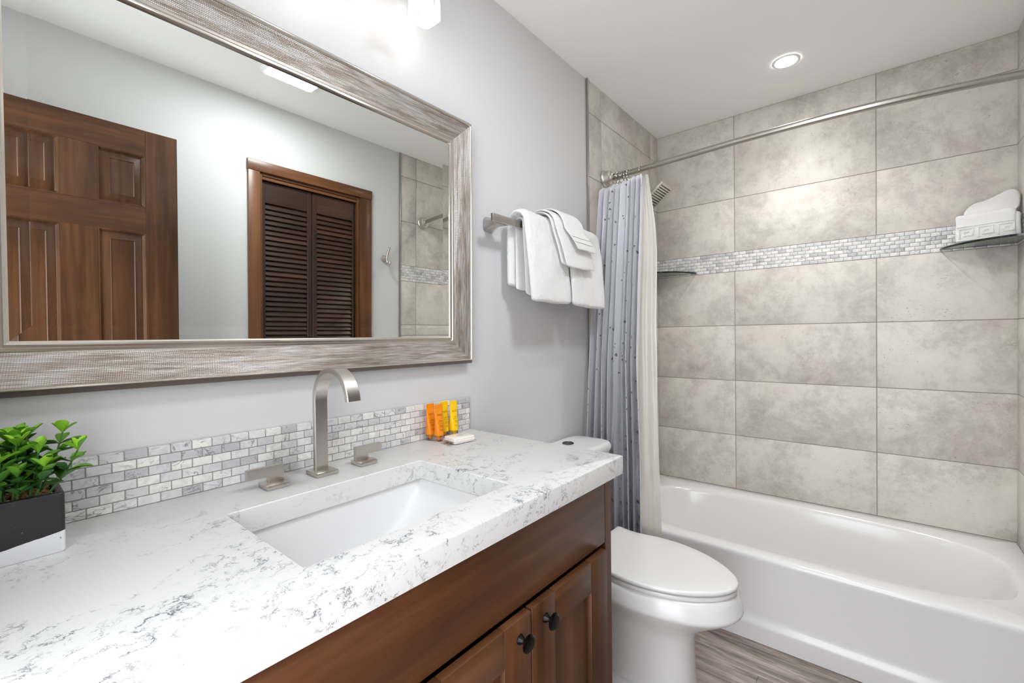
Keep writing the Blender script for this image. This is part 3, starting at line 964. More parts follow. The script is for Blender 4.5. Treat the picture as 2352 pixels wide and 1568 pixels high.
for i in range(900):
    c_ = Vector((r2.uniform(PX0 + 0.012, PX1 - 0.012), r2.uniform(PY0 + 0.012, PY1 - 0.012), PZ1 - 0.012 + r2.uniform(0, 0.008)))
    t = bmesh.new()
    bmesh.ops.create_icosphere(t, subdivisions=1, radius=r2.uniform(0.002, 0.0038))
    for v in t.verts:
        v.co *= r2.uniform(0.8, 1.15)
    merge(bm, t, 0, r2.random(), Matrix.Translation(c_))
g_ = obj('gravel', bm, MAT['gravel'], pp, label='tan pebbles')
g_['kind'] = 'stuff'
def leaf(bm, base, d, up, L, wd, rnd, curl):
    d = d.normalized()
    side = d.cross(up)
    if side.length < 1e-4:
        side = Vector((1, 0, 0))
    side.normalize()
    nrm = side.cross(d).normalized()
    prof_ = [(0.0, 0.12), (0.12, 0.20), (0.28, 0.52), (0.44, 0.82), (0.60, 1.0), (0.76, 0.96), (0.90, 0.66), (0.97, 0.36), (1.0, 0.08)]
    rows_ = []
    for s_, w_ in prof_:
        c_ = base + d * (L * s_) + nrm * (curl * L * (s_ * s_))
        hw = wd * w_ / 2
        rows_.append([c_ - side * hw + nrm * hw * 0.42, c_ - side * hw * 0.5 + nrm * hw * 0.12, c_, c_ + side * hw * 0.5 + nrm * hw * 0.12, c_ + side * hw + nrm * hw * 0.42])
    thick = 0.0007
    low = [[p - nrm * thick for p in r_] for r_ in rows_]
    loft(bm, rows_, closed=False, rnd=rnd)
    loft(bm, low, closed=False, rnd=max(0.0, rnd - 0.12), flip=True)
r3 = random.Random(11)
stems, leaves = nb(), nb()
spots = []
for i in range(34):
    bx, by = r3.uniform(PX0 + 0.018, PX1 - 0.014), PY0 + 0.02 + (PY1 - PY0 - 0.050) * (i + 0.5) / 34
    spots.append((bx, by, r3.uniform(0.055, 0.090), r3.uniform(-0.012, 0.020), r3.uniform(-0.018, 0.018)))
spots += [(0.128, 0.060, 0.066, 0.006, 0.036), (0.100, 0.056, 0.088, -0.014, 0.028), (0.132, 0.050, 0.050, 0.016, 0.010), (0.125, 0.030, 0.084, 0.008, 0.004), (0.130, 0.0, 0.090, 0.010, 0.002), (0.130, 0.018, 0.066, 0.016, 0.0),
          (0.125, 0.045, 0.070, 0.010, 0.010), (0.100, 0.036, 0.088, -0.01, 0.010), (0.115, -0.02, 0.092, 0.0, 0.0), (0.132, -0.012, 0.055, 0.014, 0.0), (0.132, 0.034, 0.042, 0.016, 0.0)]
for bx, by, hh, lx, ly in spots:
    p0 = Vector((bx, by, PZ1 - 0.010))
    p1 = p0 + Vector((lx * 0.35, ly * 0.6, hh * 0.5))
    p2 = p0 + Vector((lx, ly, hh))
    pts = spline([p0, p1, p2], 8)
    tube(stems, pts, [0.0019 - 0.0007 * k / (len(pts) - 1) for k in range(len(pts))], 6)
    nl = max(3, int(hh / 0.019))
    for k in range(nl + 1):
        f_ = 0.38 + 0.62 * k / nl
        ci = min(len(pts) - 1, int(f_ * (len(pts) - 1)))
        c_ = pts[ci]
        top = k == nl
        n4 = 4 if top else 3
        a0 = r3.uniform(0, 6.28)
        for q in range(n4):
            a_ = a0 + q * 2 * math.pi / n4 + r3.uniform(-0.3, 0.3)
            el = r3.uniform(0.70, 1.20) if top else r3.uniform(0.15, 0.75)
            d_ = Vector((math.cos(a_) * math.cos(el), math.sin(a_) * math.cos(el), math.sin(el)))
            L_ = r3.uniform(0.019, 0.025) * (1.0 if top else 1.28)
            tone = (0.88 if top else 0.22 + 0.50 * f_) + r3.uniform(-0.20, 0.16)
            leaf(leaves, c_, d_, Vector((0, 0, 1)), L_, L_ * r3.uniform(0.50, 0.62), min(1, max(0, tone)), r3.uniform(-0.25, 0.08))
recalc(stems)
obj('stems', stems, MAT['stem'], pp)
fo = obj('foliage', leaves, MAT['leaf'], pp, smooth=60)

# ------------------------------------------------------------------ toiletries
def tube_shape(z, rr_=0.0138, Ht=0.108):
    """half depth and half width of the tube at height z"""
    f_ = max(0.0, min(1.0, (z - 0.018) / (Ht - 0.030)))
    return rr_ * (1 - f_ ** 1.3) + 0.0007, rr_ * (1 + 0.08 * f_)
def toiletry(xc, yc, mat, ink, label, Ht=0.108):
    t_ = thing('toiletry_tube', label, 'toiletry tube', (xc, yc, CT + 0.0004), group='small toiletry tubes on the countertop')
    b2 = nb()
    rings = []
    for z in [0.017, 0.018, 0.03, 0.045, 0.06, 0.075, 0.088, Ht - 0.012, Ht - 0.0115, Ht]:
        d_, w_ = tube_shape(z, Ht=Ht)
        rings.append([Vector((math.cos(a) * d_, math.sin(a) * w_, z)) for a in [2 * math.pi * i / 28 for i in range(28)]])
    loft(b2, rings, cap0=True, cap1=True)
    recalc(b2)
    obj('tube_body', b2, mat, t_, local=True, smooth=50)
    b2 = nb()
    lathe(b2, (0, 0, 0), [(0.0122, 0.0), (0.0134, 0.001), (0.0138, 0.016), (0.013, 0.0168)], 'z', 28)
    recalc(b2)
    obj('cap', b2, MAT['cap'], t_, local=True, label='clear cap')
    b2 = nb()
    lathe(b2, (0, 0, 0.004), [(0.006, 0.0), (0.0075, 0.012)], 'z', 18)
    recalc(b2)
    obj('neck', b2, mat, t_, local=True)
    # printed wording wrapped on the tube's face
    cu = bpy.data.curves.new('lettering', 'FONT')
    cu.body = 'necta'
    cu.size = 0.0125
    cu.resolution_u = 3
    tmp = bpy.data.objects.new('lettering', cu)
    me = bpy.data.meshes.new_from_object(tmp)
    bpy.data.objects.remove(tmp)
    b2 = nb()
    b2.from_mesh(me)
    xs = [v.co.x for v in b2.verts]
    mid = (min(xs) + max(xs)) / 2
    sx = 0.0185 / (max(xs) - min(xs))
    def place(u_, z_):
        d_, w_ = tube_shape(z_, Ht=Ht)
        q = max(-0.97, min(0.97, u_ / w_))
        return Vector((d_ * math.sqrt(1 - q * q) + 0.0003, u_, z_))
    for v in b2.verts:
        v.co = place((v.co.x - mid) * sx, Ht - 0.034 + v.co.y)
    for k, (z_, hw) in enumerate(((0.060, 0.006), (0.0572, 0.007), (0.0525, 0.009), (0.047, 0.0055), (0.044, 0.006), (0.041, 0.005), (0.034, 0.006), (0.031, 0.0055))):
        n_ = 8
        a_ = [place(-hw + 2 * hw * i / n_, z_) for i in range(n_ + 1)]
        b_ = [place(-hw + 2 * hw * i / n_, z_ + 0.0009) for i in range(n_ + 1)]
        loft(b2, [a_, b_], closed=False)
    bpy.data.meshes.remove(me)
    obj('lettering', b2, ink, t_, local=True, smooth=0)
    return t_
toiletry(0.0285, 0.8665, MAT['orange'], MAT['ink_o'], 'orange toiletry tube at the left, against the backsplash')
toiletry(0.0600, 0.8720, MAT['orange'], MAT['ink_o'], 'orange toiletry tube standing nearest the front of the four')
toiletry(0.0275, 0.9215, MAT['yellow'], MAT['ink_y'], 'yellow toiletry tube half hidden behind the front orange tube')
toiletry(0.0420, 0.9480, MAT['yellow'], MAT['ink_y'], 'yellow toiletry tube at the right, behind the wrapped soap')
sp = thing('soap_bar', 'small wrapped white soap bar lying on the countertop beside the tubes', 'soap', (0.118, 0.900, CT + 0.0003), rot=(0, 0, R(-8)))
bm = nb()
box(bm, -0.027, 0.027, -0.036, 0.036, 0.001, 0.019, 0.004, 3)
box(bm, -0.0285, 0.0285, -0.0375, 0.0375, 0.0075, 0.010, 0.001, 1)
obj('bar', bm, MAT['soap'], sp, local=True)
for sg in (-1, 1):                     # the crimped ends of the wrapper
    bm = nb()
    rows_ = []
    for i in range(9):
        u_ = -0.025 + 0.050 * i / 8
        rows_.append([Vector((u_, sg * 0.035, 0.010)), Vector((u_ * 0.96, sg * 0.042, 0.006 + 0.002 * math.sin(i * 2.1))), Vector((u_ * 1.02, sg * 0.052, 0.0025 + 0.0015 * math.sin(i * 2.9)))])
    loft(bm, rows_, closed=False)
    obj('wrapper_end', bm, MAT['cap'], sp, local=True)
bm = nb()
for k in range(3):
    box(bm, -0.004 + 0.004 * k, -0.0025 + 0.004 * k, -0.012, 0.012, 0.0190, 0.0192)
obj('lettering', bm, MAT['ink_g'], sp, local=True)

# ------------------------------------------------------------------ towel bar and towels
BZ, BX = 1.600, 0.078
tb = thing('towel_bar', 'flat brushed nickel towel bar holding white towels on the left wall', 'towel bar', (0.0, 1.43, BZ))
bm = nb()
box(bm, BX - 0.006, BX + 0.006, 1.098, 1.805, BZ + 0.004, BZ + 0.030, 0.002, 2)
obj('rail', bm, MAT['nickel_y'], tb)
for yc in (1.165, 1.776):
    bm = nb()
    secs = [(0.0, 0.026, 0.026), (0.004, 0.026, 0.026), (0.020, 0.020, 0.018), (0.045, 0.016, 0.0125), (0.074, 0.030 if yc < 1.4 else 0.020, 0.012)]
    loft(bm, [[Vector((x_ + 0.0005, yc + a_[0] - (0.012 if i == 4 else 0.004 * i / 2) , BZ + 0.014 + a_[1])) for a_ in rrect(-w_, w_, -h_, h_, min(w_, h_) * 0.6, 4)] for i, (x_, w_, h_) in enumerate(secs)], cap0=True, cap1=True)
    recalc(bm)
    obj('bracket', bm, MAT['nickel'], tb)

def drape(bm, y0, y1, zf, zb, t, rin, seed, skew=0.0, flare=0.0, ny=70, bulge=0.0, xoff=0.0, waves=0.004, pile=0.0011, drop=0.0, hem=False):
    """thick terry hung over the bar: back bottom -> over the top -> front bottom"""
    zc = 1.625
    path = [(-1, zb + (zc - zb) * i / 40) for i in range(40)]
    path += [(0, 180 * i / 22) for i in range(23)]
    path += [(1, zc + (zf - zc) * i / 56) for i in range(1, 57)]
    rr_ = rin + t / 2
    def mid(k):
        a, b = path[k]
        if a == 0:
            an = R(180 - b)
            return Vector((BX + xoff + rr_ * math.cos(an), 0, zc + rr_ * math.sin(an))), Vector((math.cos(an), 0, math.sin(an)))
        f_ = (zc - b) / max(zc - (zf if a > 0 else zb), 1e-6)
        bl = bulge * math.sin(f_ * math.pi * 0.5) if a > 0 else 0.0
        return Vector((BX + xoff + a * rr_ + bl, 0, b)), Vector((a, 0, 0))
    n = len(path)
    mids = [mid(k) for k in range(n)]
    def fuzz(p):
        return noise.noise(p * 210 + Vector((seed, 0, 0))) * pile + noise.noise(p * 95 + Vector((0, seed, 0))) * pile * 0.9
    st_ = []
    for j in range(ny + 1):
        s_ = -1 + 2 * j / ny
        s_ = math.sin(s_ * math.pi / 2) * 0.35 + s_ * 0.65
        edge = max(0.0, 1 - abs(s_) ** 7) ** 0.5
        tt = t * max(0.18, edge)
        yb = (y0 + y1) / 2 + (y1 - y0) / 2 * s_
        o_, i_ = [], []
        for k in range(n):
            c_, nr = mids[k]
            f_ = k / (n - 1)
            fr = max(0.0, (f_ - 0.45) / 0.55)
            yy_ = yb + skew * fr + flare * s_ * fr
            nz = noise.noise(Vector((yb * 9 + seed, c_.z * 5, f_ * 3 + seed))) * waves + noise.noise(Vector((yb * 30 + seed, c_.z * 16, seed))) * waves * 0.35
            tk = tt
            if hem and path[k][0] > 0 and (0.0195 < c_.z - zf < 0.0235 or 0.040 < c_.z - zf < 0.043):
                tk = tt * 0.55
            zz = (0.006 * noise.noise(Vector((yb * 12, seed, 4))) - drop * (s_ + 1) / 2 - 0.006 * (1 - edge) * -1) * fr ** 3
            b_ = Vector((c_.x, yy_, c_.z + zz))
            o_.append(b_ + nr * (tk - tt / 2 + nz + fuzz(b_)))
            i_.append(b_ + nr * (-tt / 2 + min(nz, 0.0) * 0.4 + fuzz(b_) * 0.5))
        def tip(a, b, sg):
            """rounded fold at the lower end"""
            c_ = (a + b) / 2
            h_ = (a - b) / 2
            return [c_ + h_ * math.cos(q) + Vector((0, 0, -1)) * h_.length * math.sin(q) * 0.9 for q in (math.pi * v / 7 for v in range(1, 7))]
        st_.append(o_ + tip(o_[-1], i_[-1], 1) + i_[::-1] + tip(i_[0], o_[0], 1))
    loft(bm, st_, cap0=True, cap1=True)
    recalc(bm)

def towel_obj(name, layers, label, cat, group=None):
    t_ = None
    b2 = nb()
    for kw in layers:
        drape(b2, **kw)
    o_ = obj(name, b2, MAT['terry'], smooth=80)
    return tag(o_, label, cat, group)
towel_obj('bath_towel', [dict(y0=1.240, y1=1.470, zf=1.372, zb=1.392, t=0.0120, rin=0.0095, seed=1, bulge=0.004, skew=0.012, waves=0.0015),
                         dict(y0=1.222, y1=1.478, zf=1.353, zb=1.412, t=0.0260, rin=0.0235, seed=2, bulge=0.014, skew=0.022, waves=0.005, pile=0.0015)],
          'white folded bath towel hanging on the left end of the towel bar', 'towel', 'bath towels on the towel bar')
towel_obj('bath_towel', [dict(y0=1.500, y1=1.735, zf=1.372, zb=1.392, t=0.0120, rin=0.0095, seed=5, bulge=0.004, skew=0.012, waves=0.0015),
                         dict(y0=1.492, y1=1.748, zf=1.352, zb=1.412, t=0.0260, rin=0.0235, seed=6, bulge=0.014, skew=0.020, drop=0.010, waves=0.005, pile=0.0015)],
          'white folded bath towel hanging on the right end of the towel bar, beside the curtain', 'towel', 'bath towels on the towel bar')
towel_obj('hand_towel', [dict(y0=1.352, y1=1.560, zf=1.494, zb=1.50, t=0.0080, rin=0.0550, seed=9, bulge=0.010, skew=0.055, pile=0.0007, waves=0.0015),
                         dict(y0=1.360, y1=1.572, zf=1.484, zb=1.52, t=0.0095, rin=0.0640, seed=10, bulge=0.014, skew=0.060, pile=0.0008, waves=0.002)],
          'white hand towel draped over both bath towels, under the washcloth', 'towel')
towel_obj('washcloth', [dict(y0=1.400, y1=1.545, zf=1.553, zb=1.58, t=0.0080, rin=0.0765, seed=13, bulge=0.018, skew=0.075, pile=0.0004, waves=0.002, hem=True)],
          'small white washcloth with a hemmed end, topmost on the towel bar', 'washcloth')

# ------------------------------------------------------------------ toilet
to = thing('toilet', 'white two-piece toilet with closed lid between vanity and bathtub', 'toilet', (0.40, 1.495, 0.0))
TY = 1.495
A96 = [2 * math.pi * i / 96 for i in range(96)]
def egg(xb, xf, hw, z, n=2.2, frac=0.42):
    """plan outline: squarer at the back (-x), elliptical at the front"""
    cx = xb + (xf - xb) * frac
    out = []
    for t in A96:
        c, s = math.cos(t), math.sin(t)
        a_ = xf - cx if c >= 0 else cx - xb
        nn = n if c >= 0 else 3.2
        r_ = (abs(c / a_) ** nn + abs(s / hw) ** nn) ** (-1 / nn)
        out.append(Vector((cx + c * r_, TY + s * r_, z)))
    return out
bm = nb()
loft(bm, [egg(0.17, 0.600, 0.108, 0.0, 2.6), egg(0.17, 0.602, 0.110, 0.012, 2.6), egg(0.17, 0.596, 0.104, 0.05, 2.6), egg(0.17, 0.590, 0.100, 0.16, 2.6), egg(0.165, 0.592, 0.104, 0.225, 2.5),
          egg(0.16, 0.612, 0.118, 0.262, 2.4), egg(0.16, 0.660, 0.142, 0.295, 2.3), egg(0.16, 0.705, 0.163, 0.322, 2.2), egg(0.16, 0.732, 0.178, 0.342, 2.2), egg(0.16, 0.739, 0.183, 0.350, 2.2), egg(0.16, 0.738, 0.183, 0.357, 2.2),
          egg(0.165, 0.726, 0.177, 0.390, 2.2), egg(0.17, 0.718, 0.172, 0.403, 2.2), egg(0.18, 0.706, 0.164, 0.407, 2.2), egg(0.24, 0.64, 0.12, 0.407, 2.2)], cap0=True, cap1=True)
# rear trapway column and foot
box(bm, 0.03, 0.30, TY - 0.085, TY + 0.085, 0.0, 0.36, 0.03, 4)
box(bm, 0.22, 0.44, TY - 0.128, TY + 0.128, 0.0, 0.055, 0.02, 4)
box(bm, 0.02, 0.24, TY - 0.17, TY + 0.17, 0.345, 0.402, 0.02, 4)
recalc(bm)
obj('bowl', bm, MAT['porcelain'], to, smooth=55)
# seat and lid outline taken as a waisted oval
def lid_ring(z, grow=0.0):
    half = [(0.2385, 0.164), (0.246, 0.170), (0.262, 0.1675), (0.300, 0.161), (0.345, 0.163), (0.395, 0.172), (0.440, 0.1755), (0.490, 0.173), (0.540, 0.162), (0.590, 0.145), (0.640, 0.117), (0.680, 0.084), (0.708, 0.050), (0.722, 0.018)]
    pr_ = spline([Vector((a, b, 0)) for a, b in half], 5)
    right = [(p.x, p.y) for p in pr_]
    tip = [(0.7235, 0.0)]
    allp = right + tip + [(a, -b) for a, b in right[::-1]]
    cx = 0.47
    out = []
    for a, b in allp:
        l_ = math.hypot(a - cx, b)
        k = (l_ + grow) / l_
        out.append(Vector((cx + (a - cx) * k, TY + b * k, z)))
    return out
bm = nb()
loft(bm, [lid_ring(0.4085, -0.010), lid_ring(0.4095, -0.004), lid_ring(0.415, -0.001), lid_ring(0.421, -0.003), lid_ring(0.4225, -0.008)], cap0=True, cap1=True)
recalc(bm)
obj('seat', bm, MAT['seatp'], to, smooth=50)
bm = nb()
loft(bm, [lid_ring(0.4265, -0.006), lid_ring(0.427, -0.001), lid_ring(0.431, 0.002), lid_ring(0.4365, 0.002), lid_ring(0.440, -0.0005), lid_ring(0.4415, -0.006), lid_ring(0.443, -0.05), lid_ring(0.4435, -0.12)], cap0=True, cap1=True)
for s_ in (-1, 1):
    box(bm, 0.215, 0.245, TY + s_ * 0.075 - 0.02, TY + s_ * 0.075 + 0.02, 0.4075, 0.436, 0.006, 3)
recalc(bm)
obj('lid', bm, MAT['seatp'], to, smooth=50)
bm = nb()
def tank_ring(z, i, r=0.04, x0=0.012):
    return [Vector((x, y, z)) for x, y in rrect(x0, 0.205 - i, TY - 0.205 + i, TY + 0.205 - i, r, 8)]
loft(bm, [tank_ring(0.404, 0.03), tank_ring(0.42, 0.018), tank_ring(0.50, 0.012), tank_ring(0.74, 0.003), tank_ring(0.746, 0.003)], cap0=True, cap1=True)
recalc(bm)
obj('tank', bm, MAT['porcelain'], to, smooth=50)
bm = nb()
def tl(z, g):
    """lid outline with a bowed front"""
    o_ = []
    for x, y in rrect(0.010 - min(g, 0.004), 0.220 + g, TY - 0.214 - g, TY + 0.214 + g, 0.045, 8):
        o_.append(Vector((x - (0.020 * abs((y - TY) / 0.214) ** 2.2 if x > 0.1 else 0), y, z)))
    return o_
loft(bm, [tl(0.7465, -0.006), tl(0.748, -0.001), tl(0.756, 0.001), tl(0.768, 0.0), tl(0.7755, -0.004), tl(0.7785, -0.010), tl(0.7795, -0.02)], cap0=True, cap1=True)
recalc(bm)
obj('tank_lid', bm, MAT['porcelain'], to, smooth=50)
bm = nb()
lathe(bm, (0.082, 1.540, 0.7792), [(0.024, 0.0), (0.024, 0.003), (0.021, 0.0045), (0.0205, 0.0025), (0.0, 0.003)], 'z', 32)
recalc(bm)
obj('flush_button', bm, MAT['darkchrome'], to, label='round dark chrome flush button')

# ------------------------------------------------------------------ bathtub
tu = thing('bathtub', 'white alcove bathtub with a plain apron along the tiled back wall', 'bathtub', (0.75, 2.33, 0.0))
TX0, TX1, TYF, TYB, TZ = 0.0065, W - 0.0065, 1.945, D - 0.0005, 0.3500
cx_, cy_ = (TX0 + TX1) / 2, 2.322
aa = []
N_ = 200
for i in range(N_):
    aa.append(2 * math.pi * i / N_)
for qx in (TX0 - cx_, TX1 - cx_):
    for qy in (TYF + 0.013 - cy_, TYB - cy_):
        aa.append(math.atan2(qy, qx) % (2 * math.pi))
aa = sorted(set(round(a, 6) for a in aa))
def rect_ray(z, i=0.0):
    out = []
    for t in aa:
        c, s = math.cos(t), math.sin(t)
        ax = (TX1 - i - cx_) if c > 0 else (cx_ - TX0 - i)
        ay = (TYB - i - cy_) if s > 0 else (cy_ - TYF - 0.013 - i)
        r_ = min(ax / abs(c) if abs(c) > 1e-9 else 1e9, ay / abs(s) if abs(s) > 1e-9 else 1e9)
        out.append(Vector((cx_ + c * r_, cy_ + s * r_, z)))
    return out
def basin(a, b, n, z, dx=0.0):
    return [p + Vector((dx, 0, 0)) for p in ray_super(cx_, cy_, a, b, n, aa, z)]
bm = nb()
loft(bm, [rect_ray(TZ - 0.001), rect_ray(TZ, 0.002), basin(0.690, 0.312, 3.4, TZ), basin(0.681, 0.304, 3.4, TZ - 0.0035), basin(0.674, 0.297, 3.4, TZ - 0.012), basin(0.668, 0.292, 3.4, TZ - 0.03), basin(0.650, 0.280, 3.3, 0.26),
          basin(0.615, 0.262, 3.2, 0.14), basin(0.590, 0.248, 3.2, 0.09), basin(0.555, 0.225, 3.2, 0.064), basin(0.49, 0.18, 3.2, 0.056), basin(0.2, 0.08, 2.5, 0.054)], cap1=True)
recalc(bm)
for f in bm.faces:
    pass
obj('basin', bm, MAT['acrylic'], tu, smooth=50)
bm = nb()
pf = [(TYF + 0.013, TZ - 0.001), (TYF + 0.006, TZ - 0.003), (TYF + 0.0018, TZ - 0.008), (TYF, TZ - 0.016), (TYF, TZ - 0.030), (TYF + 0.003, TZ - 0.040), (TYF + 0.008, TZ - 0.046), (TYF + 0.0095, TZ - 0.06), (TYF + 0.014, 0.105), (TYF + 0.013, 0.090), (TYF + 0.006, 0.079), (TYF + 0.004, 0.070), (TYF + 0.008, 0.0015), (TYF + 0.03, 0.0015)]
pf = pf[:3] + [(TYF, TZ - 0.016), (TYF + 0.0005, TZ - 0.024), (TYF + 0.003, TZ - 0.036)] + [(TYF + 0.012, 0.112), (TYF + 0.0115, 0.096), (TYF + 0.006, 0.083), (TYF + 0.0005, 0.074), (TYF + 0.001, 0.064), (TYF + 0.005, 0.0015), (TYF + 0.03, 0.0015)]
loft(bm, [[Vector((x, y, z)) for y, z in pf] for x in (TX0, TX1)], closed=False)
recalc(bm)
obj('apron', bm, MAT['acrylic'], tu, smooth=60)

# ------------------------------------------------------------------ shower fittings
RODZ = 2.000
rod_pts = spline([(0.008, 2.020, RODZ), (0.150, 2.019, RODZ), (0.300, 2.006, RODZ), (0.4585, 1.9960, RODZ), (0.632, 1.9855, RODZ), (0.854, 1.9815, RODZ), (1.042, 1.9900, RODZ), (1.208, 2.008, RODZ - 0.002), (1.34, 2.024, RODZ - 0.005), (W - 0.008, 2.048, RODZ - 0.010)], 8)
cr = thing('shower_curtain_rod', 'slightly bowed satin nickel shower curtain rod spanning the tub alcove', 'curtain rod', (0.75, 1.98, RODZ))
bm = nb()
tube(bm, rod_pts, 0.0125, 20)
recalc(bm)
obj('rod', bm, MAT['satin'], cr)
fl = [(0.040, 0.0), (0.040, 0.006), (0.0365, 0.010), (0.036, 0.012), (0.034, 0.034), (0.030, 0.037), (0.024, 0.040), (0.022, 0.050), (0.0145, 0.054)]
for x_, y_, z_, sg in ((0.0055, 2.020, RODZ, 1), (W - 0.0055, 2.048, RODZ - 0.010, -1)):
    bm = nb()
    lathe(bm, (x_, y_, z_), [(r_, sg * h_) for r_, h_ in fl], 'x', 36)
    recalc(bm)
    obj('wall_flange', bm, MAT['flange'], cr)

def rod_at(x):
    for a, b in zip(rod_pts[:-1], rod_pts[1:]):
        if a.x <= x <= b.x:
            return a.lerp(b, (x - a.x) / (b.x - a.x))
    return rod_pts[-1]
def make_ring(label):
    t_ = thing('curtain_ring', label, 'curtain ring', (0, 0, 0), 'curtain rings on the shower rod')
    b2 = nb()
    pts = []
    for i in range(21):
        a_ = R(-70 + 320 * i / 20)
        pts.append(Vector((0, math.cos(a_) * 0.0165, math.sin(a_) * 0.0165 - 0.0015)))
    pts = pts + [Vector((0, 0.002, -0.030)), Vector((0, 0.000, -0.048)), Vector((0, -0.006, -0.053)), Vector((0, -0.010, -0.046))]
    tube(b2, pts, 0.0014, 8)
    recalc(b2)
    obj('wire', b2, MAT['chrome'], t_, local=True)
    b2 = nb()
    for k in range(9):
        a_ = R(30 + 120 * k / 8)
        t = bmesh.new()
        bmesh.ops.create_icosphere(t, subdivisions=2, radius=0.0026)
        merge(b2, t, M=Matrix.Translation((0, math.cos(a_) * 0.0165, math.sin(a_) * 0.0165 - 0.0015)))
    obj('roller_beads', b2, MAT['chrome'], t_, local=True)
    return t_
xs_ = [0.062, 0.067, 0.072, 0.077, 0.083, 0.089, 0.095, 0.101, 0.108, 0.117, 0.132, 0.196]
g0 = None
for i, x_ in enumerate(xs_):
    lab = 'chrome curtain ring bunched with others at the wall end of the rod'
    if i == len(xs_) - 1:
        lab = 'chrome curtain ring hanging by itself, farthest from the wall'
    elif i == len(xs_) - 2:
        lab = 'chrome curtain ring just right of the tight bunch at the wall end'
    p_ = rod_at(x_)
    if g0 is None:
        g0 = make_ring(lab)
        r_ = g0
    else:
        r_ = dup(g0, (0, 0, 0), lab)
    r_.location = p_
    r_.rotation_euler = (0, 0, R(rng.uniform(-12, 12)))

# curtain ------------------------------------------------------------
def zf_(v):
    return 1.952 - 0.017 * 0 - v * (1.952 - 0.10)
def curtain_pt(u, v):
    z = zf_(v)
    yl = max(1.770, 1.930 - 0.130 * (1.93 - z)) if z < 1.93 else 1.930 + (z - 1.93) * 2.0
    A = Vector((0.030 + 0.004 * v, yl + 0.012, 0))
    B = Vector((0.247 - 0.004 * math.sin(v * 2.6) + 0.006 * v, 1.950 - 0.066 * min(1.0, v * 2.2), 0))
    t = (B - A)
    nrm = Vector((t.y, -t.x, 0)).normalized()
    uu = u + 0.018 * math.sin(u * 15 + 1.0) + 0.012 * math.sin(u * 6 + v * 1.5)
    amp = 0.0135 + 0.019 * min(1.0, v * 1.6) + 0.006 * math.sin(u * 9)
    ph_ = uu * 2 * math.pi * 8.5
    w_ = 0.45 * math.sin(ph_) + 1.15 * (2 * abs(math.sin(ph_ / 2 + 0.5)) ** 0.85 - 1.1) + 0.20 * math.sin(2 * ph_ + 0.8 + v) + 0.30 * math.sin(ph_ * 0.5 + 2 * v)
    crum = 0.0035 * noise.noise(Vector((u * 14, z * 7, 1.3))) * (1.0 + 1.2 * max(0, 0.25 - v) * 4)
    # tangential bunching narrows the folds
    tang = 0.007 * math.cos(ph_) * min(1.0, 0.4 + v)
    p_ = A + t * u + nrm * (amp * (w_ + 0.35) + crum) + t.normalized() * tang
    z += -0.012 * (0.5 + 0.5 * math.sin(ph_ + 0.5)) * max(0, 1 - v * 8) - (0.016 * (1 - u)) * max(0, 1 - v * 6)
    return Vector((max(p_.x, 0.0125), p_.y, z))
bm = nb()
NU, NV = 220, 90
rows_ = [[curtain_pt(i / NU, j / NV) for i in range(NU + 1)] for j in range(NV + 1)]
loft(bm, rows_, closed=False)
# silver foil triangles printed on the cloth: sparse above, dense below
r5 = random.Random(3)
cnt = 0
while cnt < 900:
    u, v = r5.uniform(0.005, 0.995), r5.random()
    if r5.random() > 0.05 + 0.95 * max(0, (v - 0.25) / 0.75) ** 1.5 + (0.03 if v < 0.3 else 0):
        continue
    cnt += 1
    s_ = r5.uniform(0.0046, 0.0080)
    du, dv = 0.0012, 0.002
    p_ = curtain_pt(u, v)
    tu_ = (curtain_pt(min(1, u + du), v) - curtain_pt(max(0, u - du), v)).normalized()
    tv_ = Vector((0, 0, -1))
    nr_ = tu_.cross(tv_).normalized()
    if nr_.y > 0:
        nr_ = -nr_
    a0 = r5.choice((0, 90, 180, 270)) + r5.uniform(-14, 14)
    vs_ = []
    for q in range(3):
        an = R(a0 + 120 * q)
        uu_ = u + math.cos(an) * s_ * 0.0085 / 0.0085 / 0.62
        vv_ = v + math.sin(an) * s_ / 1.85
        c_ = curtain_pt(min(1, max(0, uu_)), min(1, max(0, vv_)))
        vs_.append(bm.verts.new(c_ + nr_ * 0.0012))
    f = bm.faces.new(vs_)
    f.material_index = 1
sc_ = obj('shower_curtain', bm, [MAT['curtain'], MAT['foil']], smooth=60)
tag(sc_, 'grey shower curtain with silver triangles, bunched at the left wall', 'shower curtain')
# liner --------------------------------------------------------------
bm = nb()
def liner_pt(u, v):
    z = 1.950 - v * (1.950 - 0.16)
    xl, xr = 0.212 - 0.016 * min(1.0, v * 3.0) + 0.020 * v * v, 0.262 + 0.026 * min(1, v * 5) + 0.055 * max(0, v - 0.35) ** 1.3
    y = 1.988 - 0.048 * min(1, v * 1.5)
    w_ = 0.0055 * math.sin(u * 2 * math.pi * 2.2 + 0.6) * (1 - 0.5 * v) + 0.002 * noise.noise(Vector((u * 6, z * 5, 2)))
    x = xl + (xr - xl) * u
    if v < 0.12:
        x -= (0.12 - v) / 0.12 * 0.020 * u
    yy_ = y + w_
    if z < 0.40:
        yy_ = min(yy_, 1.9415)
    return Vector((x, yy_, z + 0.010 * u * max(0, 1 - v * 8)))
rows_ = [[liner_pt(i / 50, j / 70) for i in range(51)] for j in range(71)]
loft(bm, rows_, closed=False)
tag(obj('shower_liner', bm, MAT['liner'], smooth=80), 'plain translucent white shower liner hanging right of the grey curtain', 'shower liner')

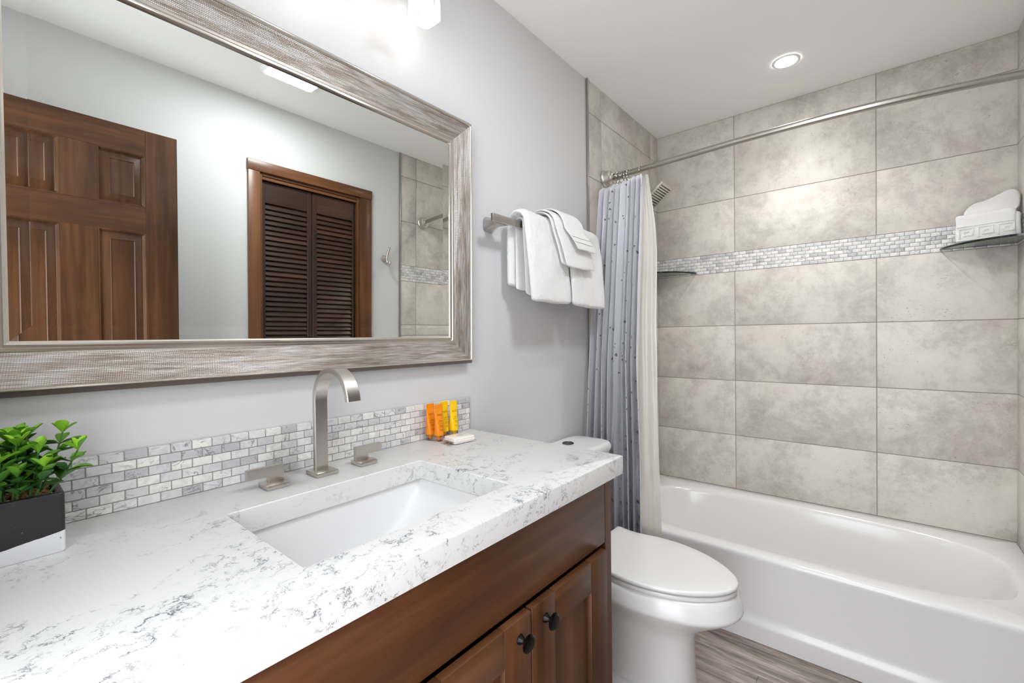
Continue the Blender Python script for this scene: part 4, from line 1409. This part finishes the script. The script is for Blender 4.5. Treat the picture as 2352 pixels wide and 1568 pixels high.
# shower head --------------------------------------------------------
sh = thing('rain_shower', 'square brushed nickel shower head tilted on the left tiled wall', 'shower head', (0.0, 2.33, 2.02))
bm = nb()
lathe(bm, (0.0045, 2.33, 2.03), [(0.028, 0.0), (0.028, 0.004), (0.012, 0.010)], 'x', 28)
recalc(bm)
obj('wall_escutcheon', bm, MAT['nickel'], sh)
bm = nb()
tube(bm, spline([(0.006, 2.33, 2.03), (0.06, 2.33, 2.035), (0.105, 2.33, 2.015), (0.140, 2.33, 1.980)]), 0.0095, 16)
recalc(bm)
obj('arm', bm, MAT['nickel'], sh)
ang = math.atan2(0.083, 0.105)
Mh = Matrix.Translation((0.157, 2.33, 1.9585)) @ Matrix.Rotation(-ang, 4, 'Y')
bm = nb()
box(bm, -0.068, 0.068, -0.075, 0.075, 0.0, 0.012, 0.002, 2, M=Mh)
lathe_t = nb()
lathe(lathe_t, (0, 0, 0.012), [(0.026, 0.0), (0.020, 0.012), (0.013, 0.020)], 'z', 24)
recalc(lathe_t)
merge(bm, lathe_t, M=Mh)
obj('spray_plate', bm, MAT['nickel'], sh)
bm = nb()
for i in range(9):
    for j in range(9):
        c_ = Vector((-0.052 + 0.013 * i, -0.056 + 0.014 * j, -0.0012))
        t = bmesh.new()
        bmesh.ops.create_cone(t, cap_ends=True, segments=8, radius1=0.0026, radius2=0.0030, depth=0.0024)
        merge(bm, t, M=Mh @ Matrix.Translation(c_))
obj('nozzles', bm, MAT['rubber'], sh)

# corner glass shelves ------------------------------------------------
SHZ = 1.5725
def shelf(cx, sg, label, rad=0.2275):
    x0 = cx + sg * 0.0055
    y0 = D - 0.0005
    b2 = nb()
    pts = [(x0, y0)]
    n_ = 30
    for i in range(n_ + 1):
        a_ = R(90 * i / n_)
        f_ = 1.0 - 0.05 * math.sin(2 * a_)
        pts.append((x0 + sg * math.cos(a_) * rad * f_, y0 - math.sin(a_) * rad * f_))
    lo_ = [b2.verts.new((x, y, SHZ)) for x, y in pts]
    hi_ = [b2.verts.new((x, y, SHZ + 0.0085)) for x, y in pts]
    b2.faces.new(lo_); b2.faces.new(hi_)
    m_ = len(pts)
    for i in range(m_):
        f = b2.faces.new([lo_[i], lo_[(i + 1) % m_], hi_[(i + 1) % m_], hi_[i]])
        f.material_index = 1 if 1 <= i < m_ - 1 else 0
    recalc(b2)
    return tag(obj('glass_corner_shelf', b2, [MAT['shelfglass'], MAT['shelfedge']], smooth=30), label, 'shelf', 'glass corner shelves over the bathtub')
shelf(0.0, 1, 'empty clear glass corner shelf beside the shower curtain liner')
shelf(W, -1, 'clear glass corner shelf in the right corner with white towels on it')

# folded towels on the right shelf --------------------------------------
FT = R(-14)
Mt = Matrix.Translation((1.3945, 2.612, SHZ + 0.0095)) @ Matrix.Rotation(FT, 4, 'Z')
bm = nb()
def soft_box(bm, x0, x1, y0, y1, z0, z1, r, seed, amp=0.004, n=14, M=None, lean=0.0):
    t = bmesh.new()
    bmesh.ops.create_cube(t, size=1.0)
    bmesh.ops.subdivide_edges(t, edges=list(t.edges), cuts=n, use_grid_fill=True)
    for v in t.verts:
        q = v.co * 2
        # round the corners
        k = Vector((math.copysign(1 - (1 - abs(q.x)) ** 1.0, q.x), q.y, q.z))
        hx, hy, hz = (x1 - x0) / 2, (y1 - y0) / 2, (z1 - z0) / 2
        p = Vector((k.x * hx, k.y * hy, k.z * hz))
        core = Vector((max(-hx + r, min(hx - r, p.x)), max(-hy + r, min(hy - r, p.y)), max(-hz + r, min(hz - r, p.z))))
        d_ = p - core
        if d_.length > 1e-9:
            p = core + d_.normalized() * min(r, d_.length if d_.length < r else r)
        nz = noise.noise(p * 22 + Vector((seed, 0, 0))) * amp
        if p.z > -hz + 0.004:
            p += (d_.normalized() if d_.length > 1e-9 else Vector((0, 0, 1))) * nz
        p += Vector(((x0 + x1) / 2, (y0 + y1) / 2, (z0 + z1) / 2))
        p.x += lean * (p.z - z0)
        v.co = p
    merge(bm, t, M=M)
soft_box(bm, -0.088, 0.082, -0.012, 0.022, 0.0, 0.118, 0.012, 3, 0.003, M=Mt)
soft_box(bm, 0.066, 0.092, 0.000, 0.072, 0.0, 0.104, 0.011, 4, 0.003, M=Mt)
# raised key border woven on the front
def bar(bm, a0, a1, b0, b1):
    box(bm, a0, a1, -0.0150, -0.0105, b0, b1, 0.0012, 2, M=Mt)
z0_, z1_ = 0.012, 0.060
bar(bm, -0.084, 0.080, 0.0085, 0.0120); bar(bm, -0.084, 0.078, 0.0655, 0.0690)
for o0 in (-0.078, -0.022, 0.034):
    w_ = 0.046
    b = 0.0055
    bar(bm, o0, o0 + w_, 0.056, 0.0615)
    bar(bm, o0, o0 + b, 0.018, 0.0565)
    bar(bm, o0 + w_ - b, o0 + w_, 0.028, 0.0565)
    bar(bm, o0 + 0.014, o0 + w_, 0.027, 0.0325)
    bar(bm, o0 + 0.014, o0 + 0.014 + b, 0.032, 0.045)
    bar(bm, o0 + 0.014, o0 + 0.032, 0.0425, 0.048)
recalc(bm)
hs = obj('hand_towel', bm, MAT['terry'], smooth=60)
tag(hs, 'white folded hand towel with a woven key border, standing on the right glass shelf', 'towel')
bm = nb()
# peaked washcloth tucked behind the border fold
prof_ = [(-0.070, 0.118), (-0.066, 0.137), (-0.052, 0.156), (-0.034, 0.167), (-0.016, 0.169), (0.004, 0.175), (0.030, 0.186), (0.050, 0.196), (0.066, 0.198), (0.078, 0.192), (0.087, 0.178), (0.089, 0.150), (0.084, 0.124), (0.064, 0.112)]
pp_ = [(p.x, p.y) for p in spline([Vector((a, b, 0)) for a, b in prof_], 4)]
secs = []
for k in range(9):
    f_ = -1 + 2 * k / 8
    sc = (1 - abs(f_) ** 3) ** 0.5 if abs(f_) < 1 else 0.0
    yk = 0.046 + 0.022 * f_
    secs.append([Mt @ Vector((a * (0.94 + 0.06 * sc), yk + 0.003 * noise.noise(Vector((a * 30, k, 1))), 0.030 + (b - 0.030) * (0.90 + 0.10 * sc))) for a, b in pp_] + [Mt @ Vector((0.060, yk, 0.002)), Mt @ Vector((-0.066, yk, 0.002))])
loft(bm, secs, cap0=True, cap1=True)
recalc(bm)
tag(obj('washcloth', bm, MAT['terry'], smooth=70), 'white washcloth folded to a peak, tucked behind the bordered towel on the shelf', 'washcloth')
